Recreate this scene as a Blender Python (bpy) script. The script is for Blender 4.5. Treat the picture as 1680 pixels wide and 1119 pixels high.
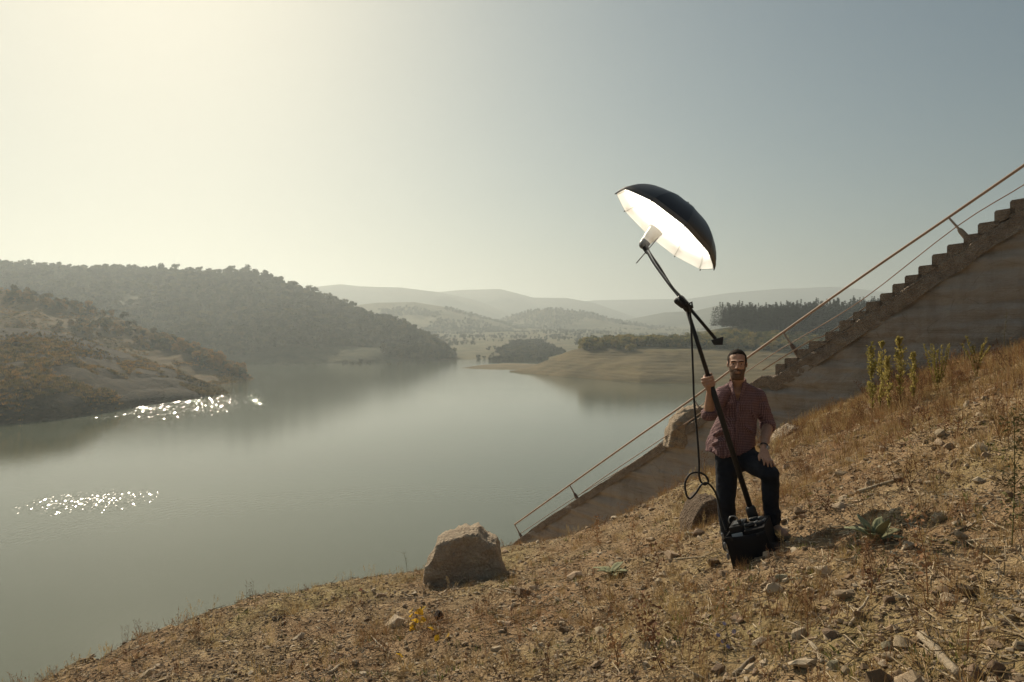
import bpy, bmesh, math, random
import numpy as np
from mathutils import Vector, Matrix

random.seed(7)
RNG = np.random.default_rng(11)
for _o in list(bpy.data.objects):
    bpy.data.objects.remove(_o)
scene = bpy.context.scene
COL = scene.collection
R = math.radians

# ------------------------------------------------------------------ camera
EYE = 30.0            # eye height above the lake, metres
FPX, HX, HY = 1120.0, 840.0, 545.0      # focal length and horizon of the 1680 px wide photograph
cam_data = bpy.data.cameras.new('camera')
cam_data.sensor_width = 36.0
cam_data.lens = 36.0 * FPX / 1680.0
cam_data.shift_y = (HY - 559.5) / 1680.0
cam_data.clip_start = 0.05
cam_data.clip_end = 30000.0
cam = bpy.data.objects.new('camera', cam_data)
cam.location = (0, 0, EYE)
cam.rotation_euler = (R(90), 0, 0)
COL.objects.link(cam)
scene.camera = cam

# ------------------------------------------------------------------ sky and sun
SUN_AZ = R(-28.5)      # left of the view axis
SUN_EL = R(31.0)
to_sun = Vector((math.sin(SUN_AZ) * math.cos(SUN_EL), math.cos(SUN_AZ) * math.cos(SUN_EL), math.sin(SUN_EL)))
world = bpy.data.worlds.new('World')
scene.world = world
world.use_nodes = True
wn = world.node_tree.nodes
wl = world.node_tree.links
wn.clear()
sky = wn.new('ShaderNodeTexSky')
sky.sky_type = 'NISHITA'
sky.sun_disc = False
sky.sun_elevation = SUN_EL
sky.sun_rotation = SUN_AZ
sky.altitude = 300
sky.air_density = 1.0
sky.dust_density = 2.0
sky.ozone_density = 2.0
wbg = wn.new('ShaderNodeBackground')
wbg.inputs['Strength'].default_value = 0.1
wout = wn.new('ShaderNodeOutputWorld')
# the photograph rolls its highlights off to cream: an exponential shoulder on the whole sky
SKY_K = 0.068
sep = wn.new('ShaderNodeSeparateColor'); com = wn.new('ShaderNodeCombineColor')
wl.new(sky.outputs[0], sep.inputs[0])
for ch, (top, gain) in enumerate(((0.86, 0.970), (0.785, 1.03), (0.63, 0.91))):
    m1 = wn.new('ShaderNodeMath'); m1.operation = 'MULTIPLY'; m1.inputs[1].default_value = -SKY_K * gain / top
    m2 = wn.new('ShaderNodeMath'); m2.operation = 'EXPONENT'
    m3 = wn.new('ShaderNodeMath'); m3.operation = 'MULTIPLY_ADD'; m3.inputs[1].default_value = -top / 0.1; m3.inputs[2].default_value = top / 0.1
    wl.new(sep.outputs[ch], m1.inputs[0]); wl.new(m1.outputs[0], m2.inputs[0]); wl.new(m2.outputs[0], m3.inputs[0])
    wl.new(m3.outputs[0], com.inputs[ch])
wl.new(com.outputs[0], wbg.inputs['Color'])
wl.new(wbg.outputs[0], wout.inputs['Surface'])

sun_data = bpy.data.lights.new('sun', 'SUN')
sun_data.energy = 5.0
sun_data.angle = R(0.55)
sun_data.color = (1.0, 0.87, 0.68)
sun = bpy.data.objects.new('sun', sun_data)
sun.rotation_euler = to_sun.to_track_quat('Z', 'Y').to_euler()
sun.location = (0, 0, 80)
COL.objects.link(sun)

vs = scene.view_settings
vs.view_transform = 'Standard'
vs.look = 'None'
vs.exposure = 0.14
vs.gamma = 1.0
vs.use_curve_mapping = False
scene.cycles.max_bounces = 6
scene.cycles.diffuse_bounces = 2
scene.cycles.glossy_bounces = 3
scene.cycles.transmission_bounces = 4
scene.cycles.transparent_max_bounces = 6
scene.cycles.volume_bounces = 0
scene.cycles.use_denoising = True
scene.cycles.sample_clamp_indirect = 6.0

# ------------------------------------------------------------------ helpers
def pix(px, py, d):
    """point at depth d seen at photograph pixel (px, py)"""
    return Vector(((px - HX) / FPX * d, d, EYE + (HY - py) / FPX * d))

def _hash(ix, iy, seed):
    n = (ix * 374761393 + iy * 668265263 + seed * 974126177) & 0xffffffff
    n = ((n ^ (n >> 13)) * 1274126177) & 0xffffffff
    n = ((n ^ (n >> 15)) * 668265263) & 0xffffffff
    return ((n ^ (n >> 16)) & 0xffff) / 65535.0

def vnoise(x, y, seed=0):
    x = np.asarray(x, float); y = np.asarray(y, float)
    ix = np.floor(x).astype(np.int64); iy = np.floor(y).astype(np.int64)
    fx = x - ix; fy = y - iy
    fx = fx * fx * fx * (fx * (fx * 6 - 15) + 10); fy = fy * fy * fy * (fy * (fy * 6 - 15) + 10)
    a = _hash(ix, iy, seed); b = _hash(ix + 1, iy, seed)
    c = _hash(ix, iy + 1, seed); d = _hash(ix + 1, iy + 1, seed)
    return (a + (b - a) * fx) * (1 - fy) + (c + (d - c) * fx) * fy

def fbm(x, y, octaves=4, seed=0, gain=0.5):
    x = np.asarray(x, float); y = np.asarray(y, float)
    s = 0.0; amp = 1.0; tot = 0.0
    for o in range(octaves):
        s = s + amp * (vnoise(x, y, seed + o * 17) * 2 - 1)
        tot += amp
        x, y = x * 1.63 - y * 1.21 + 3.1, x * 1.21 + y * 1.63 - 1.7
        amp *= gain
    return s / tot

def mesh_np(name, V, F, smooth=False):
    """mesh from numpy vertices (n,3) and faces (list of tuples or (m,3|4) array)"""
    me = bpy.data.meshes.new(name)
    V = np.asarray(V, np.float32)
    if isinstance(F, np.ndarray):
        k = F.shape[1]
        me.vertices.add(len(V)); me.vertices.foreach_set('co', V.ravel())
        me.loops.add(F.size); me.loops.foreach_set('vertex_index', F.astype(np.int32).ravel())
        me.polygons.add(len(F))
        me.polygons.foreach_set('loop_start', np.arange(0, F.size, k, dtype=np.int32))
        me.polygons.foreach_set('loop_total', np.full(len(F), k, np.int32))
        me.update(calc_edges=True)
    else:
        me.from_pydata([tuple(v) for v in V], [], [tuple(f) for f in F])
        me.update()
    if smooth:
        me.polygons.foreach_set('use_smooth', np.ones(len(me.polygons), bool))
    return me

def obj(name, me, mat=None, parent=None, label=None, cat=None, group=None, kind=None, loc=None):
    o = bpy.data.objects.new(name, me)
    COL.objects.link(o)
    if mat is not None and me is not None and len(me.materials) == 0:
        me.materials.append(mat)
    if loc is not None:
        o.location = loc
    if parent is not None:
        o.parent = parent
    tag(o, label, cat, group, kind)
    return o

def tag(o, label=None, cat=None, group=None, kind=None):
    if label: o['label'] = label
    if cat: o['category'] = cat
    if group: o['group'] = group
    if kind: o['kind'] = kind
    return o

def empty(name, loc=(0, 0, 0), label=None, cat=None, group=None, rot=(0, 0, 0), scale=1.0):
    o = bpy.data.objects.new(name, None)
    o.empty_display_size = 0.2
    COL.objects.link(o)
    o.location = loc; o.rotation_euler = rot; o.scale = (scale,) * 3
    return tag(o, label, cat, group)

def copy_tree(o, parent=None):
    c = o.copy(); COL.objects.link(c); c.parent = parent
    for ch in list(o.children):
        copy_tree(ch, c)
    return c

# ---- materials
class NT:
    def __init__(self, name, rough=0.9, spec=0.3):
        self.m = bpy.data.materials.new(name); self.m.use_nodes = True
        self.t = self.m.node_tree; self.n = self.t.nodes; self.l = self.t.links
        self.p = self.n['Principled BSDF']
        self.p.inputs['Roughness'].default_value = rough
        self.p.inputs['Specular IOR Level'].default_value = spec
    def add(self, typ, **kw):
        nd = self.n.new(typ)
        for k, v in kw.items():
            if k in nd.inputs: nd.inputs[k].default_value = v
            else: setattr(nd, k, v)
        return nd
    def coord(self, which='Object'):
        return self.n.new('ShaderNodeTexCoord').outputs[which] if which != 'Position' else self.n.new('ShaderNodeNewGeometry').outputs['Position']
    def noise(self, scale, detail=4, vec=None, rough=0.55, dist=0.0):
        nd = self.add('ShaderNodeTexNoise', Scale=scale, Detail=detail, Roughness=rough, Distortion=dist)
        if vec is not None: self.l.new(vec, nd.inputs['Vector'])
        return nd.outputs['Fac']
    def voronoi(self, scale, vec=None, out='Distance', feature='F1'):
        nd = self.add('ShaderNodeTexVoronoi', Scale=scale, feature=feature)
        if vec is not None: self.l.new(vec, nd.inputs['Vector'])
        return nd.outputs[out]
    def ramp(self, fac, stops, interp='LINEAR'):
        nd = self.n.new('ShaderNodeValToRGB'); nd.color_ramp.interpolation = interp
        els = nd.color_ramp.elements
        while len(els) < len(stops): els.new(0.5)
        for e, (p, c) in zip(els, stops):
            e.position = p; e.color = (*c, 1) if len(c) == 3 else c
        self.l.new(fac, nd.inputs[0])
        return nd.outputs['Color']
    def mix(self, fac, a, b, mode='MIX'):
        nd = self.n.new('ShaderNodeMix'); nd.data_type = 'RGBA'; nd.blend_type = mode
        for s, v in ((nd.inputs[0], fac), (nd.inputs[6], a), (nd.inputs[7], b)):
            if isinstance(v, (int, float)): s.default_value = v
            elif isinstance(v, tuple): s.default_value = (*v, 1)
            else: self.l.new(v, s)
        return nd.outputs[2]
    def math(self, op, a, b=None, c=None, clamp=False):
        nd = self.n.new('ShaderNodeMath'); nd.operation = op; nd.use_clamp = clamp
        for s, v in zip(nd.inputs, (a, b, c)):
            if v is None: continue
            if isinstance(v, (int, float)): s.default_value = v
            else: self.l.new(v, s)
        return nd.outputs[0]
    def mapping(self, vec, scale=(1, 1, 1), rot=(0, 0, 0), loc=(0, 0, 0)):
        nd = self.n.new('ShaderNodeMapping')
        nd.inputs['Scale'].default_value = scale; nd.inputs['Rotation'].default_value = rot; nd.inputs['Location'].default_value = loc
        self.l.new(vec, nd.inputs['Vector'])
        return nd.outputs[0]
    def bump(self, h, strength=0.5, dist=0.02, normal=None):
        nd = self.add('ShaderNodeBump', Strength=strength, Distance=dist)
        self.l.new(h, nd.inputs['Height'])
        if normal is not None: self.l.new(normal, nd.inputs['Normal'])
        return nd.outputs[0]
    def sep(self, vec):
        nd = self.n.new('ShaderNodeSeparateXYZ'); self.l.new(vec, nd.inputs[0]); return nd.outputs
    def rand(self):
        return self.n.new('ShaderNodeObjectInfo').outputs['Random']
    def set(self, col=None, rough=None, normal=None):
        if col is not None:
            if isinstance(col, tuple): self.p.inputs['Base Color'].default_value = (*col, 1)
            else: self.l.new(col, self.p.inputs['Base Color'])
        if rough is not None:
            if isinstance(rough, (int, float)): self.p.inputs['Roughness'].default_value = rough
            else: self.l.new(rough, self.p.inputs['Roughness'])
        if normal is not None: self.l.new(normal, self.p.inputs['Normal'])
        return self.m

def mat_var(name, cols, rough=0.9, spec=0.25, scale=8.0, bump=0.0, bdist=0.01, bscale=40.0, randamt=0.5, sub=0.0, patch=0.0):
    """colour that varies per object (Object Info random) and within it (noise)"""
    k = NT(name, rough, spec)
    v = k.coord('Object')
    f = k.noise(scale, 4, v)
    r = k.rand()
    g = k.math('MULTIPLY_ADD', r, randamt, k.math('MULTIPLY', f, 1 - randamt))
    g = k.math('MULTIPLY_ADD', k.math('SUBTRACT', g, 0.5), 1.7, 0.5, clamp=True)
    n = len(cols)
    c = k.ramp(g, [(i / (n - 1), cc) for i, cc in enumerate(cols)])
    if patch:      # stands of slightly different growth
        pn = k.noise(patch, 4, k.coord('Position'), 0.6)
        c = k.mix(1.0, c, k.ramp(pn, [(0.32, (0.62, 0.66, 0.70)), (0.5, (1.0, 1.0, 1.0)), (0.68, (1.45, 1.22, 0.95))]), 'MULTIPLY')
    nm = None
    if bump:
        nm = k.bump(k.noise(bscale, 3, v), bump, bdist)
    k.set(c, rough, nm)
    if sub:
        k.p.inputs['Subsurface Weight'].default_value = 0
        tr = k.add('ShaderNodeBsdfTranslucent'); k.l.new(c, tr.inputs['Color'])
        mx = k.add('ShaderNodeMixShader'); mx.inputs[0].default_value = sub
        k.l.new(k.p.outputs[0], mx.inputs[1]); k.l.new(tr.outputs[0], mx.inputs[2])
        k.l.new(mx.outputs[0], k.n['Material Output'].inputs['Surface'])
    return k.m

# ---- geometry-node scatter for what nobody could count
def scatter(name, P, ROT, SCL, IDX, meshes, label, cat, parent=None, kind='stuff'):
    me = bpy.data.meshes.new(name)
    n = len(P)
    me.vertices.add(n)
    me.vertices.foreach_set('co', np.asarray(P, np.float32).ravel())
    a = me.attributes.new('rot', 'FLOAT_VECTOR', 'POINT'); a.data.foreach_set('vector', np.asarray(ROT, np.float32).ravel())
    S = np.asarray(SCL, np.float32)
    if S.ndim == 1: S = np.repeat(S[:, None], 3, 1)
    a = me.attributes.new('scl', 'FLOAT_VECTOR', 'POINT'); a.data.foreach_set('vector', S.ravel())
    a = me.attributes.new('idx', 'INT', 'POINT'); a.data.foreach_set('value', np.asarray(IDX, np.int32))
    col = bpy.data.collections.new(name + '_sources')
    for i, m in enumerate(meshes):
        so = bpy.data.objects.new('%s_source_%02d' % (name, i), m)
        col.objects.link(so)
    o = bpy.data.objects.new(name, me); COL.objects.link(o)
    ng = bpy.data.node_groups.new(name + '_scatter', 'GeometryNodeTree')
    ng.interface.new_socket('Geometry', in_out='INPUT', socket_type='NodeSocketGeometry')
    ng.interface.new_socket('Geometry', in_out='OUTPUT', socket_type='NodeSocketGeometry')
    gi = ng.nodes.new('NodeGroupInput'); go = ng.nodes.new('NodeGroupOutput')
    ci = ng.nodes.new('GeometryNodeCollectionInfo'); ci.inputs['Collection'].default_value = col
    ci.inputs['Separate Children'].default_value = True; ci.inputs['Reset Children'].default_value = True
    iop = ng.nodes.new('GeometryNodeInstanceOnPoints')
    iop.inputs['Pick Instance'].default_value = True
    def attr(nm, ty):
        nd = ng.nodes.new('GeometryNodeInputNamedAttribute'); nd.data_type = ty; nd.inputs['Name'].default_value = nm
        return nd.outputs['Attribute']
    L = ng.links
    L.new(gi.outputs[0], iop.inputs['Points']); L.new(ci.outputs[0], iop.inputs['Instance'])
    L.new(attr('idx', 'INT'), iop.inputs['Instance Index'])
    e2r = ng.nodes.new('FunctionNodeEulerToRotation')
    L.new(attr('rot', 'FLOAT_VECTOR'), e2r.inputs[0]); L.new(e2r.outputs[0], iop.inputs['Rotation'])
    L.new(attr('scl', 'FLOAT_VECTOR'), iop.inputs['Scale'])
    L.new(iop.outputs[0], go.inputs[0])
    md = o.modifiers.new('scatter', 'NODES'); md.node_group = ng
    if parent is not None: o.parent = parent
    tag(o, label, cat, None, kind)
    return o

# ---- mesh shapes
class MB:
    """collects simple shapes into one mesh"""
    def __init__(self): self.v = []; self.f = []
    def add(self, V, F):
        b = len(self.v); self.v += [tuple(p) for p in V]; self.f += [tuple(b + i for i in q) for q in F]
    def tube(self, pts, rad, seg=8, cap=True, flat=None):
        """swept tube; rad is a number, a list, or a list of (ra, rb) with ra along `flat`"""
        pts = [Vector(p) for p in pts]; n = len(pts)
        if isinstance(rad, (int, float)): rad = [rad] * n
        rad = [r if isinstance(r, tuple) else (r, r) for r in rad]
        tan = [(pts[min(i + 1, n - 1)] - pts[max(i - 1, 0)]).normalized() for i in range(n)]
        ref = Vector(flat) if flat is not None else (Vector((0, 0, 1)) if abs(tan[0].z) < 0.9 else Vector((1, 0, 0)))
        V = []; u = None
        for i in range(n):
            if u is None or flat is not None: u = ref - tan[i] * ref.dot(tan[i])
            else: u = u - tan[i] * u.dot(tan[i])
            u.normalize(); w = tan[i].cross(u)
            for k in range(seg):
                a = 2 * math.pi * k / seg
                V.append(pts[i] + u * (math.cos(a) * rad[i][0]) + w * (math.sin(a) * rad[i][1]))
        F = [(i * seg + k, i * seg + (k + 1) % seg, (i + 1) * seg + (k + 1) % seg, (i + 1) * seg + k) for i in range(n - 1) for k in range(seg)]
        if cap:
            F.append(tuple(range(seg - 1, -1, -1))); F.append(tuple((n - 1) * seg + k for k in range(seg)))
        self.add(V, F); return self
    def limb(self, pts, rad, seg=14, flat=None):
        """tube with rounded ends"""
        pts = [Vector(p) for p in pts]
        rad = [r if isinstance(r, tuple) else (r, r) for r in rad]
        P = []; Q = []
        d0 = (pts[0] - pts[1]).normalized(); d1 = (pts[-1] - pts[-2]).normalized()
        for s in (0.97, 0.8, 0.45):
            c = math.sqrt(1 - s * s); m = min(rad[0]); P.append(pts[0] + d0 * m * s); Q.append((rad[0][0] * c, rad[0][1] * c))
        P += pts; Q += rad
        for s in (0.45, 0.8, 0.97):
            c = math.sqrt(1 - s * s); m = min(rad[-1]); P.append(pts[-1] + d1 * m * s); Q.append((rad[-1][0] * c, rad[-1][1] * c))
        return self.tube(P, Q, seg, True, flat)
    def ball(self, c, r, nu=14, nv=9, M=None):
        if isinstance(r, (int, float)): r = (r, r, r)
        V = []; F = []
        for j in range(nv + 1):
            th = math.pi * j / nv
            for i in range(nu):
                a = 2 * math.pi * i / nu
                p = Vector((r[0] * math.sin(th) * math.cos(a), r[1] * math.sin(th) * math.sin(a), r[2] * math.cos(th)))
                if M is not None: p = M @ p
                V.append(Vector(c) + p)
        for j in range(nv):
            for i in range(nu):
                F.append((j * nu + i, (j + 1) * nu + i, (j + 1) * nu + (i + 1) % nu, j * nu + (i + 1) % nu))
        self.add(V, F); return self
    def hexa(self, c8):
        """box from its 8 corners: bottom 4 then top 4, same order"""
        self.add(c8, [(3, 2, 1, 0), (4, 5, 6, 7), (0, 1, 5, 4), (1, 2, 6, 5), (2, 3, 7, 6), (3, 0, 4, 7)]); return self
    def box(self, c, size, M=None):
        h = [s / 2 for s in size]
        cs = [Vector((x * h[0], y * h[1], z * h[2])) for z in (-1, 1) for x, y in ((-1, -1), (1, -1), (1, 1), (-1, 1))]
        if M is not None: cs = [M @ q for q in cs]
        return self.hexa([Vector(c) + q for q in cs])
    def mesh(self, name, smooth=True, origin=None, bevel=0.0, clean=True):
        me = bpy.data.meshes.new(name)
        o = Vector(origin) if origin is not None else Vector((0, 0, 0))
        me.from_pydata([tuple(Vector(p) - o) for p in self.v], [], self.f)
        if clean or bevel:
            bm = bmesh.new(); bm.from_mesh(me)
            if clean: bmesh.ops.remove_doubles(bm, verts=bm.verts, dist=1e-5)
            if bevel: bmesh.ops.bevel(bm, geom=bm.edges[:], offset=bevel, segments=2, affect='EDGES', profile=0.5)
            bmesh.ops.recalc_face_normals(bm, faces=bm.faces)
            bm.to_mesh(me); bm.free()
        me.update()
        if smooth:
            me.polygons.foreach_set('use_smooth', np.ones(len(me.polygons), bool))
        return me

def spline(pts, n=8):
    """Catmull-Rom through the points"""
    P = [Vector(p) for p in pts]; out = []
    for i in range(len(P) - 1):
        a, b, c, d = P[max(i - 1, 0)], P[i], P[i + 1], P[min(i + 2, len(P) - 1)]
        for k in range(n):
            t = k / n
            out.append(0.5 * ((2 * b) + (c - a) * t + (2 * a - 5 * b + 4 * c - d) * t * t + (3 * b - a - 3 * c + d) * t ** 3))
    out.append(P[-1]); return out

def remesh(me, voxel, smooth_it=4, factor=0.5):
    """one continuous skin over overlapping shapes"""
    o = bpy.data.objects.new('tmp', me); COL.objects.link(o)
    md = o.modifiers.new('r', 'REMESH'); md.mode = 'VOXEL'; md.voxel_size = voxel
    if smooth_it:
        ms = o.modifiers.new('s', 'SMOOTH'); ms.iterations = smooth_it; ms.factor = factor
    dg = bpy.context.evaluated_depsgraph_get()
    out = bpy.data.meshes.new_from_object(o.evaluated_get(dg))
    bpy.data.objects.remove(o); bpy.data.meshes.remove(me)
    out.polygons.foreach_set('use_smooth', np.ones(len(out.polygons), bool))
    return out

def hull_stone(seed, n=16, sx=1.0, sy=1.0, sz=1.0, jitter=0.25, sub=0, rough=0.0):
    rg = random.Random(seed)
    bm = bmesh.new()
    for _ in range(n):
        v = Vector((rg.gauss(0, 1), rg.gauss(0, 1), rg.gauss(0, 1))).normalized() * (1 - jitter * rg.random())
        bm.verts.new((v.x * sx, v.y * sy, v.z * sz))
    r = bmesh.ops.convex_hull(bm, input=bm.verts)
    bmesh.ops.delete(bm, geom=list({g for g in r['geom_interior'] + r['geom_unused'] if isinstance(g, bmesh.types.BMVert)}), context='VERTS')
    if sub:
        bmesh.ops.subdivide_edges(bm, edges=bm.edges[:], cuts=sub, use_grid_fill=True, smooth=0.10)
        bmesh.ops.smooth_vert(bm, verts=bm.verts, factor=0.12, use_axis_x=True, use_axis_y=True, use_axis_z=True)
        if rough:
            for v in bm.verts:
                v.co += v.co.normalized() * rg.uniform(-rough, rough)
    bmesh.ops.triangulate(bm, faces=bm.faces)
    me = bpy.data.meshes.new('stone'); bm.to_mesh(me); bm.free()
    return me
# ------------------------------------------------------------------ materials of the land
def land_mat(name, cols, scale, bump, bdist, stretch=1.0, spec=0.1):
    k = NT(name, 0.95, spec)
    p = k.coord('Position')
    v = k.mapping(p, (1, 1, stretch))
    a = k.noise(scale, 6, v, 0.6)
    b = k.noise(scale * 4.7, 5, v, 0.6)
    f = k.math('MULTIPLY_ADD', a, 0.62, k.math('MULTIPLY', b, 0.38))
    f = k.math('MULTIPLY_ADD', k.math('SUBTRACT', f, 0.5), 2.6, 0.5, clamp=True)
    n = len(cols)
    c = k.ramp(f, [(i / (n - 1), cc) for i, cc in enumerate(cols)])
    k.set(c, 0.95, k.bump(b, bump, bdist))
    return k.m

M_shore = land_mat('dry_shore_earth', [(0.055, 0.042, 0.021), (0.100, 0.072, 0.034), (0.150, 0.102, 0.043), (0.095, 0.094, 0.030)], 0.045, 0.8, 1.6, 5.0)
M_cliff = land_mat('rocky_shore', [(0.018, 0.016, 0.011), (0.034, 0.028, 0.018), (0.060, 0.045, 0.024), (0.095, 0.068, 0.032)], 0.12, 1.0, 1.2, 2.0)
M_field = land_mat('drawdown_field', [(0.075, 0.062, 0.034), (0.125, 0.100, 0.050), (0.180, 0.138, 0.068), (0.115, 0.114, 0.042)], 0.02, 0.6, 1.0, 7.0)
M_wooded = land_mat('wooded_hillside', [(0.028, 0.036, 0.016), (0.05, 0.058, 0.024), (0.09, 0.085, 0.036), (0.06, 0.066, 0.028)], 0.02, 1.0, 3.0)
M_valley = land_mat('valley_fields', [(0.05, 0.055, 0.026), (0.085, 0.082, 0.038), (0.15, 0.13, 0.065), (0.075, 0.078, 0.036)], 0.012, 0.5, 2.0)
M_ridge = land_mat('far_ridge', [(0.04, 0.045, 0.022), (0.07, 0.072, 0.035), (0.12, 0.105, 0.055)], 0.006, 1.0, 6.0)

# ------------------------------------------------------------------ hills: a slope lofted between its foot and its crest
def curve(pts, xs):
    pts = np.array(pts, float)
    return [np.interp(xs, pts[:, 0], pts[:, i]) for i in range(1, pts.shape[1])]

HILLS = {}
def hill(name, foot, crest, mat, ncol=160, nrow=40, power=0.8, amp=4.0, nscale=60.0, seed=1, back=1.0, terrace=0.0, gully=0.0, crest_amp=0.0):
    x0, x1 = crest[0][0], crest[-1][0]
    xs = np.linspace(x0, x1, ncol)
    if len(foot[0]) == 2:
        foot = [(a, b, EYE * FPX / (b - HY)) for a, b in foot]
    fy, fd = curve(foot, xs); cy, cd = curve(crest, xs)
    cd = np.maximum(cd, fd + 0.5)
    fX = (xs - HX) / FPX * fd; fZ = EYE + (HY - fy) / FPX * fd
    cX = (xs - HX) / FPX * cd; cZ = EYE + (HY - cy) / FPX * cd
    cZ = np.maximum(cZ, fZ + 0.05)
    nb = 12
    ts = np.concatenate([np.linspace(-0.06, 1, nrow), 1 + np.linspace(0, 1, nb + 1)[1:]])
    V = np.zeros((len(ts), ncol, 3))
    for i, t in enumerate(ts):
        if t <= 1:
            X = fX + (cX - fX) * t; Y = fd + (cd - fd) * t
            s = np.sign(t) * abs(t) ** power
            Z = fZ + (cZ - fZ) * s
            env = max(0.0, min(1.0, t * 5)) * min(1.0, (1 - t) * 4 + crest_amp)
        else:
            q = (t - 1) * back
            X = cX + (cX - fX) * q * 1.2; Y = cd + (cd - fd) * q * 1.2 + q * 8
            Z = cZ + (fZ - 4 - cZ) * (t - 1) ** 1.5
            env = crest_amp * (2 - t)
        n = fbm(X / nscale, Y / nscale, 5, seed)
        Z = Z + env * amp * n
        if gully:
            gx = X / (nscale * 0.55) + 0.6 * fbm(X / nscale, Y / nscale, 3, seed + 5)
            Z = Z - env * gully * (1 - np.abs(np.sin(gx * math.pi)) ** 0.7)
        if terrace:
            Z = Z + terrace * 0.22 * np.sin(Z * 2 * math.pi / terrace + 4.0 * fbm(X / 45, Y / 45, 3, seed + 8)) * (0.5 + fbm(X / 30, Y / 30, 3, seed + 6)) * min(1.0, max(0, t * 6))
        V[i, :, 0] = X; V[i, :, 1] = Y; V[i, :, 2] = Z
    nr = len(ts)
    idx = np.arange(nr * ncol).reshape(nr, ncol)
    F = np.stack([idx[:-1, :-1], idx[:-1, 1:], idx[1:, 1:], idx[1:, :-1]], -1).reshape(-1, 4)
    o = obj(name, mesh_np(name, V.reshape(-1, 3), F, True), mat, kind='structure')
    HILLS[name] = (V, nrow, xs)
    return o

def hill_points(name, n, tr=(0.1, 1.0), xr=None, seed=0, keep=None):
    """random points on the front slope of a hill"""
    V, nrow, xs = HILLS[name]
    rg = np.random.default_rng(seed)
    t = rg.uniform(tr[0], tr[1], n) * (nrow - 1.001)
    lo, hi = (0, len(xs) - 1.001) if xr is None else np.interp(xr, xs, np.arange(len(xs)))
    u = rg.uniform(lo, min(hi, len(xs) - 1.001), n)
    i = t.astype(int); j = u.astype(int); a = (t - i)[:, None]; b = (u - j)[:, None]
    P = (V[i, j] * (1 - a) + V[i + 1, j] * a) * (1 - b) + (V[i, j + 1] * (1 - a) + V[i + 1, j + 1] * a) * b
    if keep is not None:
        P = P[keep(P[:, 0], P[:, 1], t / (nrow - 1))]
    return P

# far ridges, farthest first
hill('far_ridge_right', [(700, 545, 3900), (1900, 545, 3900)],
     [(860, 512, 4500), (900, 500, 4500), (980, 492, 4500), (1060, 491, 4500), (1130, 490, 4500), (1200, 480, 4500), (1290, 473, 4500), (1370, 470, 4500), (1440, 478, 4500), (1560, 500, 4500), (1900, 510, 4500)],
     M_ridge, amp=40, nscale=500, seed=3, crest_amp=0.12)
hill('far_ridge_middle', [(500, 545, 3000), (1150, 545, 3000)],
     [(640, 490, 3600), (700, 481, 3600), (760, 476, 3600), (820, 475, 3600), (845, 481, 3600), (875, 489, 3600), (930, 489, 3600), (975, 497, 3600), (1030, 516, 3600), (1110, 540, 3600)],
     M_ridge, amp=36, nscale=400, seed=4, crest_amp=0.12)
hill('far_ridge_left', [(350, 545, 2500), (900, 545, 2500)],
     [(350, 500, 3000), (450, 482, 3000), (500, 473, 3000), (560, 466, 3000), (590, 470, 3000), (660, 472, 3000), (720, 479, 3000), (780, 492, 3000), (840, 515, 3000), (880, 540, 3000)],
     M_ridge, amp=30, nscale=350, seed=5, crest_amp=0.12)
hill('rolling_hill_right', [(950, 545, 2300), (1900, 545, 2300)],
     [(960, 540, 2700), (1040, 522, 2700), (1090, 512, 2700), (1140, 510, 2700), (1190, 498, 2700), (1230, 500, 2700), (1300, 515, 2700), (1500, 520, 2700), (1900, 530, 2700)],
     M_ridge, amp=26, nscale=260, seed=6, crest_amp=0.12)
hill('rolling_hill_middle', [(760, 552, 1750), (1250, 552, 1750)],
     [(775, 545, 2150), (830, 521, 2150), (870, 510, 2150), (910, 507, 2150), (960, 512, 2150), (1010, 524, 2150), (1080, 536, 2150), (1200, 544, 2150)],
     M_valley, amp=20, nscale=200, seed=7, crest_amp=0.1)
hill('rolling_hill_left', [(480, 556, 1450), (900, 556, 1450)],
     [(500, 512, 1800), (580, 501, 1800), (620, 496, 1800), (680, 495, 1800), (740, 505, 1800), (790, 521, 1800), (850, 540, 1800), (890, 548, 1800)],
     M_valley, amp=18, nscale=180, seed=8, crest_amp=0.1)
hill('valley_floor', [(560, 594), (700, 591.5), (735, 590), (800, 589), (930, 589), (1000, 592), (1400, 594), (1900, 600)],
     [(560, 534, 2400), (800, 534, 2400), (1000, 536, 2400), (1900, 536, 2400)],
     M_valley, ncol=220, nrow=60, power=0.75, amp=9, nscale=150, seed=9, crest_amp=0.4)
hill('wooded_hill', [(-700, 604), (300, 600), (400, 598), (500, 597), (600, 595), (700, 592), (750, 588.5)],
     [(-700, 425, 1080), (-300, 424, 1060), (0, 433, 1000), (60, 437, 1000), (120, 441, 1000), (250, 445, 1000), (330, 446, 990), (405, 447, 980), (440, 458, 960), (500, 478, 930), (560, 500, 900), (620, 522, 870), (680, 548, 830), (725, 573, 790), (750, 588, 766)],
     M_wooded, ncol=260, nrow=70, power=0.85, amp=16, nscale=110, seed=10, gully=4.0, crest_amp=0.12)
hill('headland_upper', [(-500, 652), (0, 644), (200, 640), (300, 636), (380, 630), (417, 621)],
     [(-500, 425, 560), (-200, 452, 530), (0, 474, 510), (60, 486, 505), (130, 502, 500), (200, 524, 492), (270, 552, 482), (330, 579, 468), (390, 603, 452), (417, 620.6, 444)],
     M_shore, ncol=300, nrow=90, power=0.9, amp=4.5, nscale=40, seed=12, gully=1.4, crest_amp=0.1)
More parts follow.
